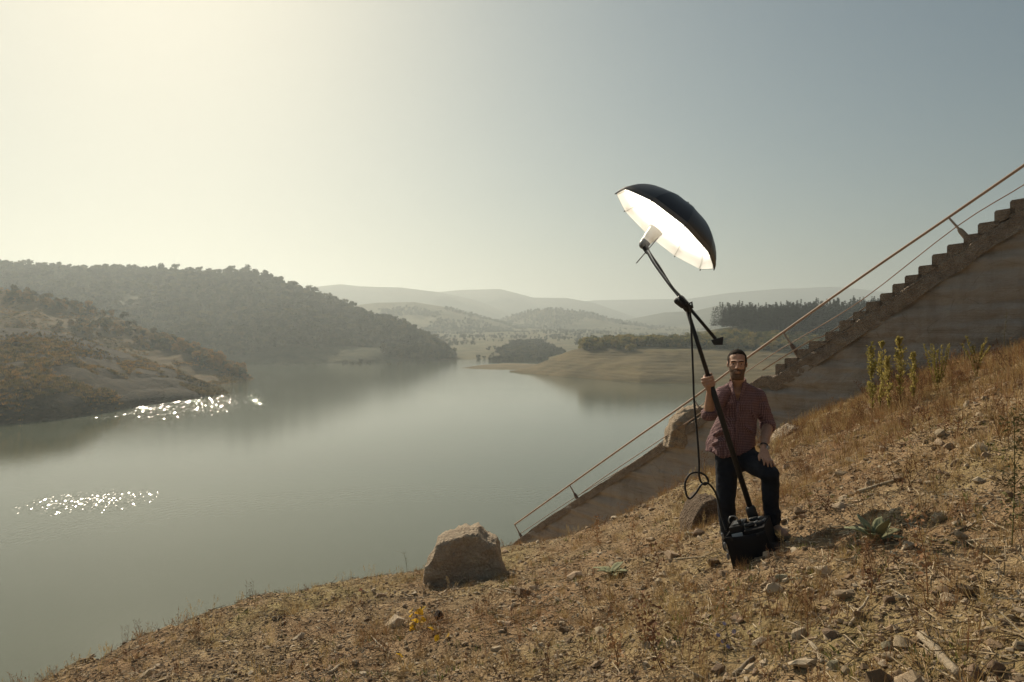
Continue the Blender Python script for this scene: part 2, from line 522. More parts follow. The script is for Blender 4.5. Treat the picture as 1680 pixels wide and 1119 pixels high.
hill('headland_lower', [(-500, 790), (-200, 722), (0, 697), (100, 688), (190, 674), (280, 659), (340, 650), (373, 645)],
     [(-500, 500, 330), (-200, 520, 335), (0, 537, 340), (60, 540, 340), (120, 551, 342), (200, 577, 348), (280, 603, 350), (330, 625, 345), (373, 644.6, 337.5)],
     M_cliff, ncol=300, nrow=90, power=0.50, amp=2.2, nscale=20, seed=13, gully=1.0, crest_amp=0.12)
hill('sand_spit', [(756, 604.2), (800, 606), (850, 607), (930, 607)],
     [(756, 604, 572), (790, 599, 600), (830, 596.5, 620), (870, 598, 620), (930, 600, 612)],
     M_field, ncol=90, nrow=20, amp=0.8, nscale=25, seed=14, power=0.7)
hill('peninsula', [(836, 610), (870, 613), (920, 618), (1000, 624), (1050, 628), (1150, 630), (1300, 634), (1500, 640), (1900, 650)],
     [(836, 609.6, 521), (870, 602, 520), (905, 588, 515), (930, 577, 510), (960, 569, 505), (1000, 566, 500), (1100, 569, 497), (1200, 572, 492), (1300, 577, 486), (1500, 580, 475), (1900, 580, 465)],
     M_field, ncol=260, nrow=60, power=0.8, amp=3.0, nscale=40, seed=15, terrace=1.7, crest_amp=0.1)
hill('peninsula_plateau', [(900, 596, 515), (960, 572, 506), (1000, 569, 501), (1100, 572, 498), (1200, 575, 493), (1300, 580, 487), (1500, 583, 476), (1900, 583, 466)],
     [(900, 586, 555), (960, 572, 562), (1040, 560, 570), (1100, 553, 575), (1150, 544, 580), (1200, 536, 585), (1300, 532, 590), (1420, 526, 595), (1900, 518, 600)],
     M_valley, ncol=180, nrow=40, power=0.8, amp=2.0, nscale=40, seed=16, crest_amp=0.1)

# ------------------------------------------------------------------ the near bank
def px3(px, py, d):
    p = pix(px, py, d); return (p.x, p.y, p.z - EYE)
CTRL = [px3(*a) for a in [
    (1680, 1119, 2.2), (1260, 1119, 3.0), (840, 1119, 4.3), (450, 1119, 5.0), (90, 1119, 6.4),
    (300, 1026, 8.0), (480, 976, 9.0), (690, 934, 10.2), (830, 900, 12.0), (1010, 852, 13.0), (1190, 768, 13.2),
    (1310, 700, 14.0), (1450, 636, 12.9), (1680, 566, 11.0),
    (600, 1050, 6.0), (750, 962, 8.4), (950, 1000, 5.6), (1100, 900, 6.8), (1200, 900, 5.75), (1600, 900, 3.6), (1600, 700, 6.2),
    (1440, 760, 6.6), (1050, 838, 11.4), (1120, 802, 10.6), (1165, 784, 10.4), (900, 890, 12.2), (1320, 880, 5.2), (1000, 930, 7.2), (1180, 842, 8.2), (1000, 888, 9.3)]]
CTRL += [(-6.5, 13, -7.0), (-9.5, 9, -7.2), (-3, 17, -7.6), (1, 19, -7.6), (4, 20, -6.6), (8, 17, -2.9), (-8, 4, -4.6), (-5, 0, -2.9), (0, -3, -0.9), (0, 0.2, -1.45),
         (6, 0, 1.2), (10, 4, 2.3), (13, 10, 2.6), (6, -6, 2.2), (-6, -6, -2.0),
         (-25, 20, -19), (-42, 30, -34), (0, 48, -28), (8, 60, -34), (40, 60, -16), (-52, 0, -33), (40, 10, 14), (30, -20, 12), (-30, -20, -14), (0, -25, 0), (15, 30, -8)]
CTRL = np.array(CTRL)
def _tps(r2): return 0.5 * r2 * np.log(r2 + 1e-9)
_n = len(CTRL)
_K = _tps(((CTRL[:, None, :2] - CTRL[None, :, :2]) ** 2).sum(-1)) + np.eye(_n) * 0.15
_P = np.concatenate([np.ones((_n, 1)), CTRL[:, :2]], 1)
_A = np.block([[_K, _P], [_P.T, np.zeros((3, 3))]])
_W = np.linalg.solve(_A, np.concatenate([CTRL[:, 2], np.zeros(3)]))
def ground_base(x, y):
    x = np.asarray(x, float); y = np.asarray(y, float)
    sh = x.shape; x = x.ravel(); y = y.ravel()
    out = np.zeros(len(x))
    for s in range(0, len(x), 20000):
        xx = x[s:s + 20000]; yy = y[s:s + 20000]
        k = _tps((xx[:, None] - CTRL[None, :, 0]) ** 2 + (yy[:, None] - CTRL[None, :, 1]) ** 2)
        out[s:s + 20000] = k @ _W[:_n] + _W[_n] + _W[_n + 1] * xx + _W[_n + 2] * yy
    return out.reshape(sh)
def ground_z(x, y):
    x = np.asarray(x, float); y = np.asarray(y, float)
    z = ground_base(x, y) + EYE
    z = z + 0.10 * fbm(x / 1.3, y / 1.3, 4, 21) + 0.045 * fbm(x / 0.35, y / 0.35, 3, 22) + 0.016 * fbm(x / 0.09, y / 0.09, 2, 23)
    # ledges of crumbling earth along the lake-side rim
    rim = np.clip((-x - 0.3) / 2.0, 0, 1) * np.clip((y - 5.5) / 2.0, 0, 1)
    q = (x * 0.6 + y * 0.8) * 1.3 + 0.8 * fbm(x / 0.8, y / 0.8, 3, 24)
    z = z + rim * 0.10 * (q - np.floor(q) - 0.5)
    return z
def gz(x, y):
    return float(ground_z(np.array([x]), np.array([y]))[0])
def on_ground(px, py, lo=1.5, hi=30.0):
    """where the line of sight through a photograph pixel meets the bank"""
    d = np.geomspace(lo, hi, 900)
    x = (px - HX) / FPX * d
    zz = EYE + (HY - py) / FPX * d
    h = ground_z(x, d) - zz
    k = np.argmax(h > 0)
    if h[k] <= 0: k = int(np.argmax(h))
    return Vector((x[k], d[k], float(ground_z(x[k:k + 1], d[k:k + 1])[0])))

def warp(n, c, fine, reach_lo, reach_hi):
    s = np.linspace(-1, 1, n)
    w = fine * n / 2 * s
    lo = (reach_lo - fine * n / 2); hi = (reach_hi - fine * n / 2)
    w = w + np.where(s < 0, -lo * np.abs(s) ** 5, hi * np.abs(s) ** 5)
    return c + w
gx = warp(430, 1.5, 0.042, 70, 60); gy = warp(430, 7.0, 0.042, 30, 75)
GX, GY = np.meshgrid(gx, gy)
GZ = ground_z(GX, GY)
gi_ = np.arange(GX.size).reshape(GX.shape)
GF = np.stack([gi_[:-1, :-1], gi_[:-1, 1:], gi_[1:, 1:], gi_[1:, :-1]], -1).reshape(-1, 4)

k = NT('dry_earth', 0.95, 0.15)
p = k.coord('Position')
big = k.noise(0.55, 5, p); mid = k.noise(4.0, 6, p, 0.65); fine = k.noise(38.0, 5, p, 0.7)
f = k.math('MULTIPLY_ADD', mid, 0.55, k.math('MULTIPLY', fine, 0.45))
f = k.math('MULTIPLY_ADD', k.math('SUBTRACT', f, 0.5), 2.4, 0.5, clamp=True)
c = k.ramp(f, [(0, (0.12, 0.078, 0.045)), (0.35, (0.24, 0.168, 0.096)), (0.65, (0.375, 0.272, 0.162)), (1, (0.53, 0.415, 0.265))])
tint = k.ramp(k.math('MULTIPLY_ADD', k.math('SUBTRACT', big, 0.5), 3.0, 0.5, clamp=True), [(0, (0.82, 0.70, 0.62)), (0.5, (1, 0.97, 0.92)), (1, (0.92, 0.98, 0.78))])
c = k.mix(1.0, c, tint, 'MULTIPLY')
v1 = k.voronoi(26.0, p); v2 = k.voronoi(70.0, p)
h = k.math('ADD', k.math('MULTIPLY', v1, 0.6), k.math('ADD', k.math('MULTIPLY', v2, 0.3), fine))
M_ground = k.set(c, 0.95, k.bump(h, 0.9, 0.03))
GROUND = obj('ground', mesh_np('ground', np.stack([GX, GY, GZ], -1).reshape(-1, 3), GF, True), M_ground, kind='structure')

# ------------------------------------------------------------------ the lake
k = NT('lake_water', 0.06, 0.5)
p = k.coord('Position')
k.p.inputs['IOR'].default_value = 1.333
# soft wind lanes: long patches of rougher and calmer water
lane = k.noise(1.0, 4, k.mapping(p, (0.0022, 0.011, 1), (0, 0, R(12))), 0.5)
lane2 = k.noise(1.0, 3, k.mapping(p, (0.006, 0.022, 1), (0, 0, R(-8)), (3.3, 1.7, 0)), 0.5)
gust = k.math('MULTIPLY_ADD', lane, 0.6, k.math('MULTIPLY', lane2, 0.4))
gust = k.math('MULTIPLY_ADD', k.math('SUBTRACT', gust, 0.5), 4.0, 0.5, clamp=True)
r = k.math('MULTIPLY_ADD', gust, 0.05, 0.045)
rip = k.noise(0.9, 3, k.mapping(p, (1, 0.8, 1)), 0.6)
# calm by the near bank, more wind-roughened out on the open lake
px_, py_w, pz_ = k.sep(p)
fetch = k.add('ShaderNodeMapRange'); k.l.new(py_w, fetch.inputs['Value'])
for nm_, v_ in (('From Min', 150.0), ('From Max', 420.0), ('To Min', 0.16), ('To Max', 0.36)): fetch.inputs[nm_].default_value = v_
nbn = k.add('ShaderNodeBump', Distance=0.14); k.l.new(rip, nbn.inputs['Height']); k.l.new(fetch.outputs[0], nbn.inputs['Strength'])
nb = nbn.outputs[0]
# two gusts ruffle the water into small facets that glitter in the sun
X_, Y_, Z_ = k.sep(p)
def gust_patch(cx, cy, rx, ry, rot):
    v_ = k.mapping(p, (1, 1, 0), (0, 0, 0), (-cx, -cy, 0))
    v_ = k.mapping(v_, (1 / rx, 1 / ry, 1), (0, 0, rot))
    nd = k.n.new('ShaderNodeVectorMath'); nd.operation = 'LENGTH'; k.l.new(v_, nd.inputs[0])
    return k.math('SUBTRACT', 1.0, nd.outputs['Value'], clamp=True)
def facets(mask, cell, slope, mean, share):
    """small tilted wavelets; the nearer the middle of the gust, the more of them stand up"""
    vc = k.add('ShaderNodeTexVoronoi', Scale=1.0); k.l.new(k.mapping(p, (*cell, 1)), vc.inputs['Vector'])
    m_ = k.math('MULTIPLY', k.math('MULTIPLY', mask, k.math('MULTIPLY_ADD', k.noise(0.12, 4, p), 1.8, 0.1)), share)
    on = k.math('LESS_THAN', k.sep(vc.outputs['Color'])[2], m_)
    a_ = k.n.new('ShaderNodeVectorMath'); a_.operation = 'SUBTRACT'; k.l.new(vc.outputs['Color'], a_.inputs[0]); a_.inputs[1].default_value = (0.5, 0.5, 0.5)
    b_ = k.n.new('ShaderNodeVectorMath'); b_.operation = 'MULTIPLY_ADD'; k.l.new(a_.outputs[0], b_.inputs[0]); b_.inputs[1].default_value = slope; b_.inputs[2].default_value = mean
    c_ = k.n.new('ShaderNodeVectorMath'); c_.operation = 'SCALE'; k.l.new(b_.outputs[0], c_.inputs[0]); k.l.new(on, c_.inputs['Scale'])
    return c_.outputs[0]
fa = facets(gust_patch(-138, 278, 38, 52, 0), (4.4, 1.1), (0.30, 0.40, 0), (0.02, -0.20, 0), 0.34)
fb = facets(gust_patch(-75, 121, 13, 10, 0), (9.0, 2.4), (0.30, 0.30, 0), (0.115, -0.095, 0), 0.5)
vsc = k.n.new('ShaderNodeVectorMath'); vsc.operation = 'ADD'; k.l.new(fa, vsc.inputs[0]); k.l.new(fb, vsc.inputs[1])
vad = k.n.new('ShaderNodeVectorMath'); vad.operation = 'ADD'; k.l.new(nb, vad.inputs[0]); k.l.new(vsc.outputs[0], vad.inputs[1])
vno = k.n.new('ShaderNodeVectorMath'); vno.operation = 'NORMALIZE'; k.l.new(vad.outputs[0], vno.inputs[0])
k.set(k.mix(gust, (0.100, 0.112, 0.076), (0.128, 0.142, 0.100)), r, vno.outputs[0])
M_water = k.m
WX = 9000.0
LAKE = obj('lake', mesh_np('lake', [(-WX, -400, 0), (WX, -400, 0), (WX, WX, 0), (-WX, WX, 0)], [(0, 1, 2, 3)]), M_water, kind='structure')

# ------------------------------------------------------------------ the hazy air over the valley
hz = bpy.data.materials.new('haze_air'); hz.use_nodes = True
hz.node_tree.nodes.clear()
ho = hz.node_tree.nodes.new('ShaderNodeOutputMaterial')
hv = hz.node_tree.nodes.new('ShaderNodeVolumePrincipled')
hv.inputs['Color'].default_value = (0.84, 0.935, 0.95, 1)
hv.inputs['Density'].default_value = 0.00032
hv.inputs['Anisotropy'].default_value = 0.43
hz.node_tree.links.new(hv.outputs[0], ho.inputs['Volume'])
bm = bmesh.new()
bmesh.ops.create_cube(bm, size=1.0)
for v in bm.verts:
    v.co = Vector((v.co.x * 16000, v.co.y * 9600 + 4300, -38.5 if v.co.z < 0 else 345.0))
hm = bpy.data.meshes.new('haze'); bm.to_mesh(hm); bm.free()
obj('haze', hm, hz, label='thin pale haze hanging over the lake and hills', cat='haze', kind='stuff')
# ------------------------------------------------------------------ concrete staircase with its side wall
k = NT('stair_concrete', 0.95, 0.2)
p = k.coord('Position')
f = k.math('MULTIPLY_ADD', k.noise(5.0, 6, p, 0.65), 0.6, k.math('MULTIPLY', k.noise(30.0, 4, p, 0.7), 0.4))
f = k.math('MULTIPLY_ADD', k.math('SUBTRACT', f, 0.5), 2.6, 0.5, clamp=True)
c = k.ramp(f, [(0, (0.12, 0.088, 0.066)), (0.45, (0.25, 0.195, 0.15)), (1, (0.38, 0.31, 0.24))])
M_conc = k.set(c, 0.95, k.bump(k.math('ADD', k.noise(14.0, 6, p, 0.7), k.voronoi(38.0, p)), 0.9, 0.03))
k = NT('wall_plaster', 0.95, 0.2)
p = k.coord('Position')
lay = k.noise(1.0, 6, k.mapping(p, (0.55, 0.55, 7.5)), 0.7)
blot = k.noise(1.3, 5, p, 0.6)
f = k.math('MULTIPLY_ADD', lay, 0.55, k.math('MULTIPLY', blot, 0.45))
f = k.math('MULTIPLY_ADD', k.math('SUBTRACT', f, 0.5), 3.0, 0.5, clamp=True)
c = k.ramp(f, [(0, (0.21, 0.172, 0.142)), (0.3, (0.31, 0.264, 0.222)), (0.6, (0.37, 0.322, 0.277)), (1, (0.33, 0.292, 0.25))])
stain = k.noise(1.0, 5, k.mapping(p, (3.2, 3.2, 0.35)), 0.65)
c = k.mix(1.0, c, k.ramp(stain, [(0.30, (0.82, 0.80, 0.78)), (0.48, (1, 1, 1)), (0.70, (1.08, 1.07, 1.06))]), 'MULTIPLY')
crk = k.voronoi(1.1, k.mapping(p, (1, 1, 1.6)), 'Distance', 'DISTANCE_TO_EDGE')
wob = k.math('MULTIPLY_ADD', k.noise(6.0, 4, p), 0.05, crk)
c = k.mix(1.0, c, k.ramp(wob, [(0.024, (0.80, 0.78, 0.77)), (0.032, (1, 1, 1))]), 'MULTIPLY')
M_wall = k.set(c, 0.95, k.bump(k.math('ADD', k.math('MULTIPLY', lay, 1.2), k.noise(22.0, 5, p, 0.7)), 0.7, 0.04))
M_pipe = mat_var('rusty_pipe', [(0.30, 0.19, 0.125), (0.42, 0.29, 0.20), (0.52, 0.39, 0.28)], 0.6, 0.4, 3.0, 0.3, 0.002, 60)
M_rustpost = mat_var('rusted_post', [(0.14, 0.09, 0.065), (0.24, 0.17, 0.12), (0.36, 0.30, 0.22)], 0.9, 0.2, 6.0, 0.5, 0.004, 50)

SA = Vector((8.245, 11.4, 0)); SD = Vector((-0.6048, 0.7963, 0)); SN = Vector((0.7963, 0.6048, 0))   # start, downhill direction, away from camera
def s_t(px):                       # distance along the stair line at a photograph column
    u = (px - HX) / FPX
    return (SA.x - u * SA.y) / (u * SD.y - SD.x)
def s_pt(px, py, off=0.0):
    t = s_t(px); q = SA + SD * t
    z = EYE + (HY - py) / FPX * q.y
    return Vector((q.x, q.y, z)) + SN * off
stairs = empty('staircase', s_pt(1300, 700), 'old concrete staircase with crumbling steps climbing the bank behind the man', 'staircase')
S0 = Vector(stairs.location)
NOSE = [(1760, 268), (1735, 284), (1710, 299), (1685, 314), (1659, 329), (1633, 345), (1604, 366), (1582, 386), (1553, 402), (1530, 418), (1507, 436), (1486, 452), (1463, 466), (1443, 482), (1421, 495), (1399, 511), (1377, 526), (1353, 544), (1328, 560), (1308, 573), (1288, 587), (1272, 597)]
STW = 1.15
nose3 = [(s_t(a), s_pt(a, b).z) for a, b in NOSE]
rg = random.Random(5)
for i in range(1, len(nose3)):
    t1, z1 = nose3[i]; t0, z0 = nose3[i - 1]
    drop = z0 - z1
    back = t0 - 0.06 if i > 1 else t0 - 0.3
    zb = z1 - 0.34
    mb = MB()
    n = 5; rows = []
    for j in range(n):
        w = STW * j / (n - 1)
        jt = rg.uniform(-0.015, 0.015); jz = rg.uniform(-0.012, 0.006)
        a = SA + SD * (t1 + jt) + SN * (w - 0.012); b = SA + SD * back + SN * (w - 0.012)
        rows.append([(a.x, a.y, zb + 0.1), (a.x, a.y, z1 - 0.03 + jz), ((a + SD * -0.025).x, (a + SD * -0.025).y, z1 + jz),
                     (b.x, b.y, z1 + 0.012 + jz), (b.x, b.y, zb + 0.1 + drop)])
    V = [q for r_ in rows for q in r_]; F = []
    for j in range(n - 1):
        for q in range(5):
            F.append((j * 5 + q, j * 5 + (q + 1) % 5, (j + 1) * 5 + (q + 1) % 5, (j + 1) * 5 + q))
    F.append((4, 3, 2, 1, 0)); F.append(tuple((n - 1) * 5 + q for q in range(5)))
    mb.add(V, F)
    obj('step', mb.mesh('step', False, S0), M_conc, stairs)

def prism_wall(name, top, thick_z, off, width, mat, ncol=220, nrow=26, rough=0.03, layer=0.0, seed=1, parent=None):
    """solid band under a top line given as photograph pixels along the stair line"""
    tx = [s_t(a) for a, b in top]; tz = [s_pt(a, b).z for a, b in top]
    ts = np.linspace(tx[0], tx[-1], ncol)
    zt = np.interp(ts, tx, tz)
    zb = zt - thick_z if not callable(thick_z) else thick_z(ts, zt)
    rows = []
    for j in range(nrow):
        w = j / (nrow - 1); rows.append(('f', zb + (zt - zb) * w, 0.0))
    rows += [('t', zt, width * 0.5), ('t', zt, width), ('b', zb, width)]
    V = np.zeros((len(rows), ncol, 3))
    for j, (kind, z, o_) in enumerate(rows):
        d = off + o_
        base = SA.x + SD.x * ts, SA.y + SD.y * ts
        disp = 0
        zz = z.copy()
        if kind != 'b':
            rr_ = np.where(ts < s_t(1262), rough, rough * 0.6)
            disp = rr_ * (fbm(ts / 0.5, z / 0.35, 4, seed) + 0.7 * fbm(ts / 0.12, z / 0.1, 3, seed + 3))
            if layer: disp = disp + layer * fbm(ts / 2.2, z / 0.16, 3, seed + 9)
            if kind == 't' or j == nrow - 1: zz = zz + rr_ * 0.8 * fbm(ts / 0.2, ts * 0 + o_ * 4, 3, seed + 4)
        V[j, :, 0] = base[0] + SN.x * (d - disp); V[j, :, 1] = base[1] + SN.y * (d - disp); V[j, :, 2] = zz
    idx = np.arange(len(rows) * ncol).reshape(len(rows), ncol)
    F = np.stack([idx[:-1, :-1], idx[:-1, 1:], idx[1:, 1:], idx[1:, :-1]], -1).reshape(-1, 4)
    V = V.reshape(-1, 3) - np.array(S0)
    return obj(name, mesh_np(name, V, F, True), mat, parent)
# rough slab that carries the steps, and the lower smooth ramp it turns into
slab_top = [(a, b + 24 * (12.0 / (SA.y + SD.y * s_t(a)))) for a, b in NOSE] + [(1250, 616), (1200, 650), (1150, 683), (1105, 714), (1000, 784), (935, 826), (880, 862), (850, 886), (800, 921)]
wall_low = lambda ts, zt: np.minimum(zt - 0.3, np.interp(ts, [s_t(1760), s_t(1680), s_t(1450), s_t(1300), s_t(1100), s_t(850), s_t(800)], [29.0, 28.5, 27.5, 26.8, 24.0, 21.5, 21.0]))
slab_top = [q if q[0] > 1265 else (q[0], q[1]) for q in slab_top]
slab_thick = lambda ts, zt: zt - np.where(ts < s_t(1262), 0.34, 0.24)
prism_wall('stair_slab', slab_top, slab_thick, -0.02, STW, M_conc, 300, 10, 0.036, 0.0, 31, stairs)
wt = [(a, b + (14 if a > 1265 else 3)) for a, b in slab_top]
prism_wall('side_wall', wt, wall_low, 0.02, STW - 0.1, M_wall, 300, 90, 0.035, 0.06, 41, stairs)

# ------------------------------------------------------------------ pipe handrail beside the stairs
rail_px = [(1790, 188), (1680, 265), (1550, 355), (1415, 448), (1278, 545), (1210, 594), (1130, 654), (1030, 724), (928, 797), (838, 862)]
RO = 0.16
rp = [s_pt(a, b, RO) for a, b in rail_px]
rail = empty('handrail', s_pt(1303, 582, RO), 'rusty pipe handrail with short leaning posts running along the staircase', 'handrail')
H0 = Vector(rail.location)
obj('rail', MB().tube(spline(rp, 4), 0.026, 8).mesh('rail', True, H0), M_pipe, rail)
w1 = [s_pt(a, b, RO + 0.02) for a, b in [(1790, 222), (1680, 297), (1563, 370), (1409, 490), (1311, 551), (1250, 588), (1145, 664), (1058, 742), (935, 818), (845, 878)]]
obj('wire', MB().tube(spline(w1, 4), 0.010, 6).mesh('wire', True, H0), M_pipe, rail)
w2 = [s_pt(a, b, RO - 0.06) for a, b in [(1421, 500), (1353, 548), (1323, 560), (1247, 607)]]
obj('wire', MB().tube(spline(w2, 4), 0.017, 6).mesh('wire', True, H0), M_pipe, rail)
w3 = [s_pt(a, b, RO - 0.3) for a, b in [(1185, 652), (1150, 681), (1101, 713), (1000, 780), (960, 808)]]
obj('wire', MB().tube(spline(w3, 4), 0.011, 6).mesh('wire', True, H0), M_pipe, rail)
for (a, b), (c_, d_) in [((1550, 355), (1584, 393)), ((1278, 545), (1304, 584)), ((1130, 654), (1150, 684)), ((928, 797), (943, 824)), ((838, 862), (853, 890))]:
    A = s_pt(a, b, RO); B = s_pt(c_, d_, RO)
    mid = A.lerp(B, 0.5)
    po = obj('post', MB().tube([A, mid, B], [0.018, 0.022, 0.024], 8).mesh('post', True, H0), M_pipe, rail)
    obj('post_foot', MB().tube([A.lerp(B, 0.52), A.lerp(B, 0.62), B + (B - A) * 0.12], [0.034, 0.048, 0.058], 7).mesh('post_foot', False, H0), M_rustpost, po)

# ------------------------------------------------------------------ boulders
def rock_mat(name, cols, scale=6.0):
    k = NT(name, 0.95, 0.2)
    p = k.coord('Position')
    f = k.math('MULTIPLY_ADD', k.noise(scale, 6, p, 0.65), 0.6, k.math('MULTIPLY', k.noise(scale * 7, 4, p, 0.7), 0.4))
    f = k.math('MULTIPLY_ADD', k.math('SUBTRACT', f, 0.5), 2.5, 0.5, clamp=True)
    n = len(cols)
    c = k.ramp(f, [(i / (n - 1), cc) for i, cc in enumerate(cols)])
    h = k.math('ADD', k.noise(scale * 3, 6, p, 0.7), k.math('MULTIPLY', k.voronoi(scale * 5, p), 0.8))
    return k.set(c, 0.95, k.bump(h, 0.9, 0.04))
M_rock = rock_mat('brown_rock', [(0.22, 0.17, 0.122), (0.38, 0.30, 0.215), (0.50, 0.415, 0.30)])
M_rockdark = rock_mat('dark_brown_rock', [(0.085, 0.058, 0.040), (0.155, 0.110, 0.075), (0.24, 0.18, 0.125)], 8.0)
M_rock2 = rock_mat('sandy_rock', [(0.15, 0.105, 0.06), (0.27, 0.20, 0.12), (0.38, 0.30, 0.19)], 4.0)

def outline_rock(name, outline, d, depth, mat, label, seed, rough=0.03, cat='boulder', lean=0.0, group=None):
    """a block of rock: outline rings swelling and shrinking through its depth"""
    P = [pix(a, b, d) for a, b in outline]
    dense = []
    for i in range(len(P)):
        a, b = P[i], P[(i + 1) % len(P)]
        m = max(2, int((b - a).length / 0.028))
        dense += [a.lerp(b, q / m) for q in range(m)]
    C = sum(dense, Vector()) / len(dense)
    rings = [(0.0, 0.05)] + [(0.0, q / 14) for q in range(2, 13)] + [(0.005, 0.91), (0.015, 0.96), (0.04, 0.99), (0.09, 1.0), (0.2, 1.01), (0.32, 1.02), (0.45, 1.03), (0.6, 1.0), (0.75, 0.97), (0.95, 0.8), (1.0, 0.5), (1.0, 0.05)]
    n = len(dense); V = []
    for q, s in rings:
        for p_ in dense:
            w = C + (p_ - C) * s
            V.append((w.x, w.y + q * depth + lean * (w.z - C.z), w.z))
    V = np.array(V)
    V[:, 1] += rough * 0.8 * (np.abs(fbm(V[:, 0] / 0.3, V[:, 2] / 0.3, 5, seed + 7)) * 2 - 0.6)
    V[:, 2] += rough * 0.9 * fbm(V[:, 0] / 0.05, V[:, 1] / 0.05 + V[:, 2] / 0.05, 3, seed + 8)
    V[:, 0] += rough * fbm(V[:, 2] / 0.16, V[:, 1] / 0.16 + V[:, 0], 4, seed)
    V[:, 1] += rough * 1.2 * fbm(V[:, 0] / 0.2, V[:, 2] / 0.2, 4, seed + 1)
    V[:, 2] += rough * fbm(V[:, 0] / 0.13, V[:, 1] / 0.13, 4, seed + 2)
    F = [(j * n + i, j * n + (i + 1) % n, (j + 1) * n + (i + 1) % n, (j + 1) * n + i) for j in range(len(rings) - 1) for i in range(n)]
    F += [tuple(range(n - 1, -1, -1)), tuple((len(rings) - 1) * n + i for i in range(n))]
    base = Vector((C.x, C.y, min(p_.z for p_ in dense)))
    me = mesh_np(name, V - np.array(base), F, True)
    return obj(name, me, mat, None, label, cat, group, None, base)
outline_rock('boulder', [(693, 985), (695, 955), (699, 932), (711, 912), (716, 897), (724, 892), (741, 886), (766, 880), (784, 879), (789, 886), (797, 894), (814, 899), (820, 918), (824, 940), (830, 958), (832, 985)], 8.6, 0.75, M_rock, 'large flat-faced brown boulder standing at the edge of the bank above the lake', 51, 0.035, lean=0.12)
_t = SA.y + SD.y * s_t(1125)
outline_rock('boulder', [(1096, 735), (1100, 712), (1106, 695), (1115, 684), (1128, 675), (1146, 668), (1168, 672), (1190, 690), (1200, 720), (1200, 740)], _t + 0.03, 0.9, M_rock, 'rounded boulder on the sloping wall behind the hanging cable', 52, 0.05)
outline_rock('boulder', [(1130, 885), (1134, 862), (1140, 845), (1149, 832), (1160, 825), (1172, 823), (1184, 827), (1194, 838), (1202, 855), (1206, 885)], 7.6, 0.6, M_rockdark, 'smooth brown rock half buried behind the man, under the cable loop', 53, 0.04)
outline_rock('boulder', [(1262, 742), (1272, 724), (1290, 708), (1306, 700), (1318, 703), (1326, 716), (1328, 742)], 11.6, 0.5, M_rock, 'grey-brown rock beside the man, against the foot of the side wall', 56, 0.05)
# ------------------------------------------------------------------ flash umbrella on a hand-held boom stand
M_blackmetal = mat_var('black_metal', [(0.010, 0.010, 0.012), (0.020, 0.019, 0.021)], 0.5, 0.35, 20, 0.15, 0.001, 90)
M_greymetal = mat_var('grey_metal', [(0.10, 0.105, 0.11), (0.20, 0.205, 0.21)], 0.38, 0.5, 14, 0.1, 0.001, 80)
M_blackfab = mat_var('black_umbrella_cloth', [(0.020, 0.022, 0.026), (0.040, 0.042, 0.048)], 0.42, 0.6, 6, 0.25, 0.004, 30)
M_bandfab = mat_var('grey_hem_cloth', [(0.10, 0.095, 0.09), (0.18, 0.17, 0.16)], 0.7, 0.3, 12, 0.3, 0.003, 60)
M_rubber = mat_var('black_rubber', [(0.010, 0.010, 0.011), (0.022, 0.021, 0.022)], 0.6, 0.4, 20)
M_whiteplastic = mat_var('white_reflector', [(0.62, 0.60, 0.55), (0.76, 0.74, 0.69)], 0.4, 0.4, 8)
k = NT('white_umbrella_lining', 0.8, 0.2)
M_lining = k.set((0.86, 0.84, 0.79))
k = NT('flash_tube_glass', 0.3, 0.5)
k.set((0.9, 0.9, 0.85))
k.p.inputs['Emission Color'].default_value = (1, 0.95, 0.85, 1); k.p.inputs['Emission Strength'].default_value = 12.0
M_tube = k.m

UD = 5.72
UC = pix(1090, 378, UD)                                   # centre of the rim
UR = 102.0 / FPX * UD
opening = Vector((-0.648, 0.010, -0.760)).normalized()   # the way the umbrella faces
ud = Vector((0.761, 0, -0.649)); ud = (ud - opening * ud.dot(opening)).normalized()
uw = opening.cross(ud).normalized()
UDEPTH = 0.275
NRIB = 10
umb = empty('photo_umbrella', UC - opening * UDEPTH, 'large open photo umbrella, black outside with a glowing white inside', 'umbrella')
U0 = Vector(umb.location)
def upt(a, r, inset=0.0):
    """point of the canopy: angle a, radius fraction r"""
    seg = 2 * math.pi / NRIB
    q = ((a - 0.2) / seg) % 1.0
    sag = 1 - 0.03 * math.sin(math.pi * q) * r ** 2          # cloth pulls in between ribs
    edge = 1 - 0.014 * math.sin(math.pi * q) if r > 0.98 else 1
    rr = UR * math.sin(r * math.pi / 2 * 0.86) / math.sin(math.pi / 2 * 0.86) * sag * edge - inset
    h = UDEPTH * (math.cos(r * math.pi / 2 * 0.86) - math.cos(math.pi / 2 * 0.86)) / (1 - math.cos(math.pi / 2 * 0.86))
    h = h * (1 - 0.06 * math.sin(math.pi * q) * r) - inset
    return UC + (ud * math.cos(a) + uw * math.sin(a)) * rr - opening * h
def canopy(name, a0, a1, na, r0, r1, nr, inset, mat, parent=umb):
    V = []; F = []
    for j in range(nr + 1):
        for i in range(na + 1):
            V.append(upt(a0 + (a1 - a0) * i / na, r0 + (r1 - r0) * j / nr, inset))
    for j in range(nr):
        for i in range(na):
            b = j * (na + 1) + i
            F.append((b, b + 1, b + na + 2, b + na + 1))
    mb = MB(); mb.add(V, F)
    return obj(name, mb.mesh(name, True, U0), mat, parent)
sg = 2 * math.pi / NRIB
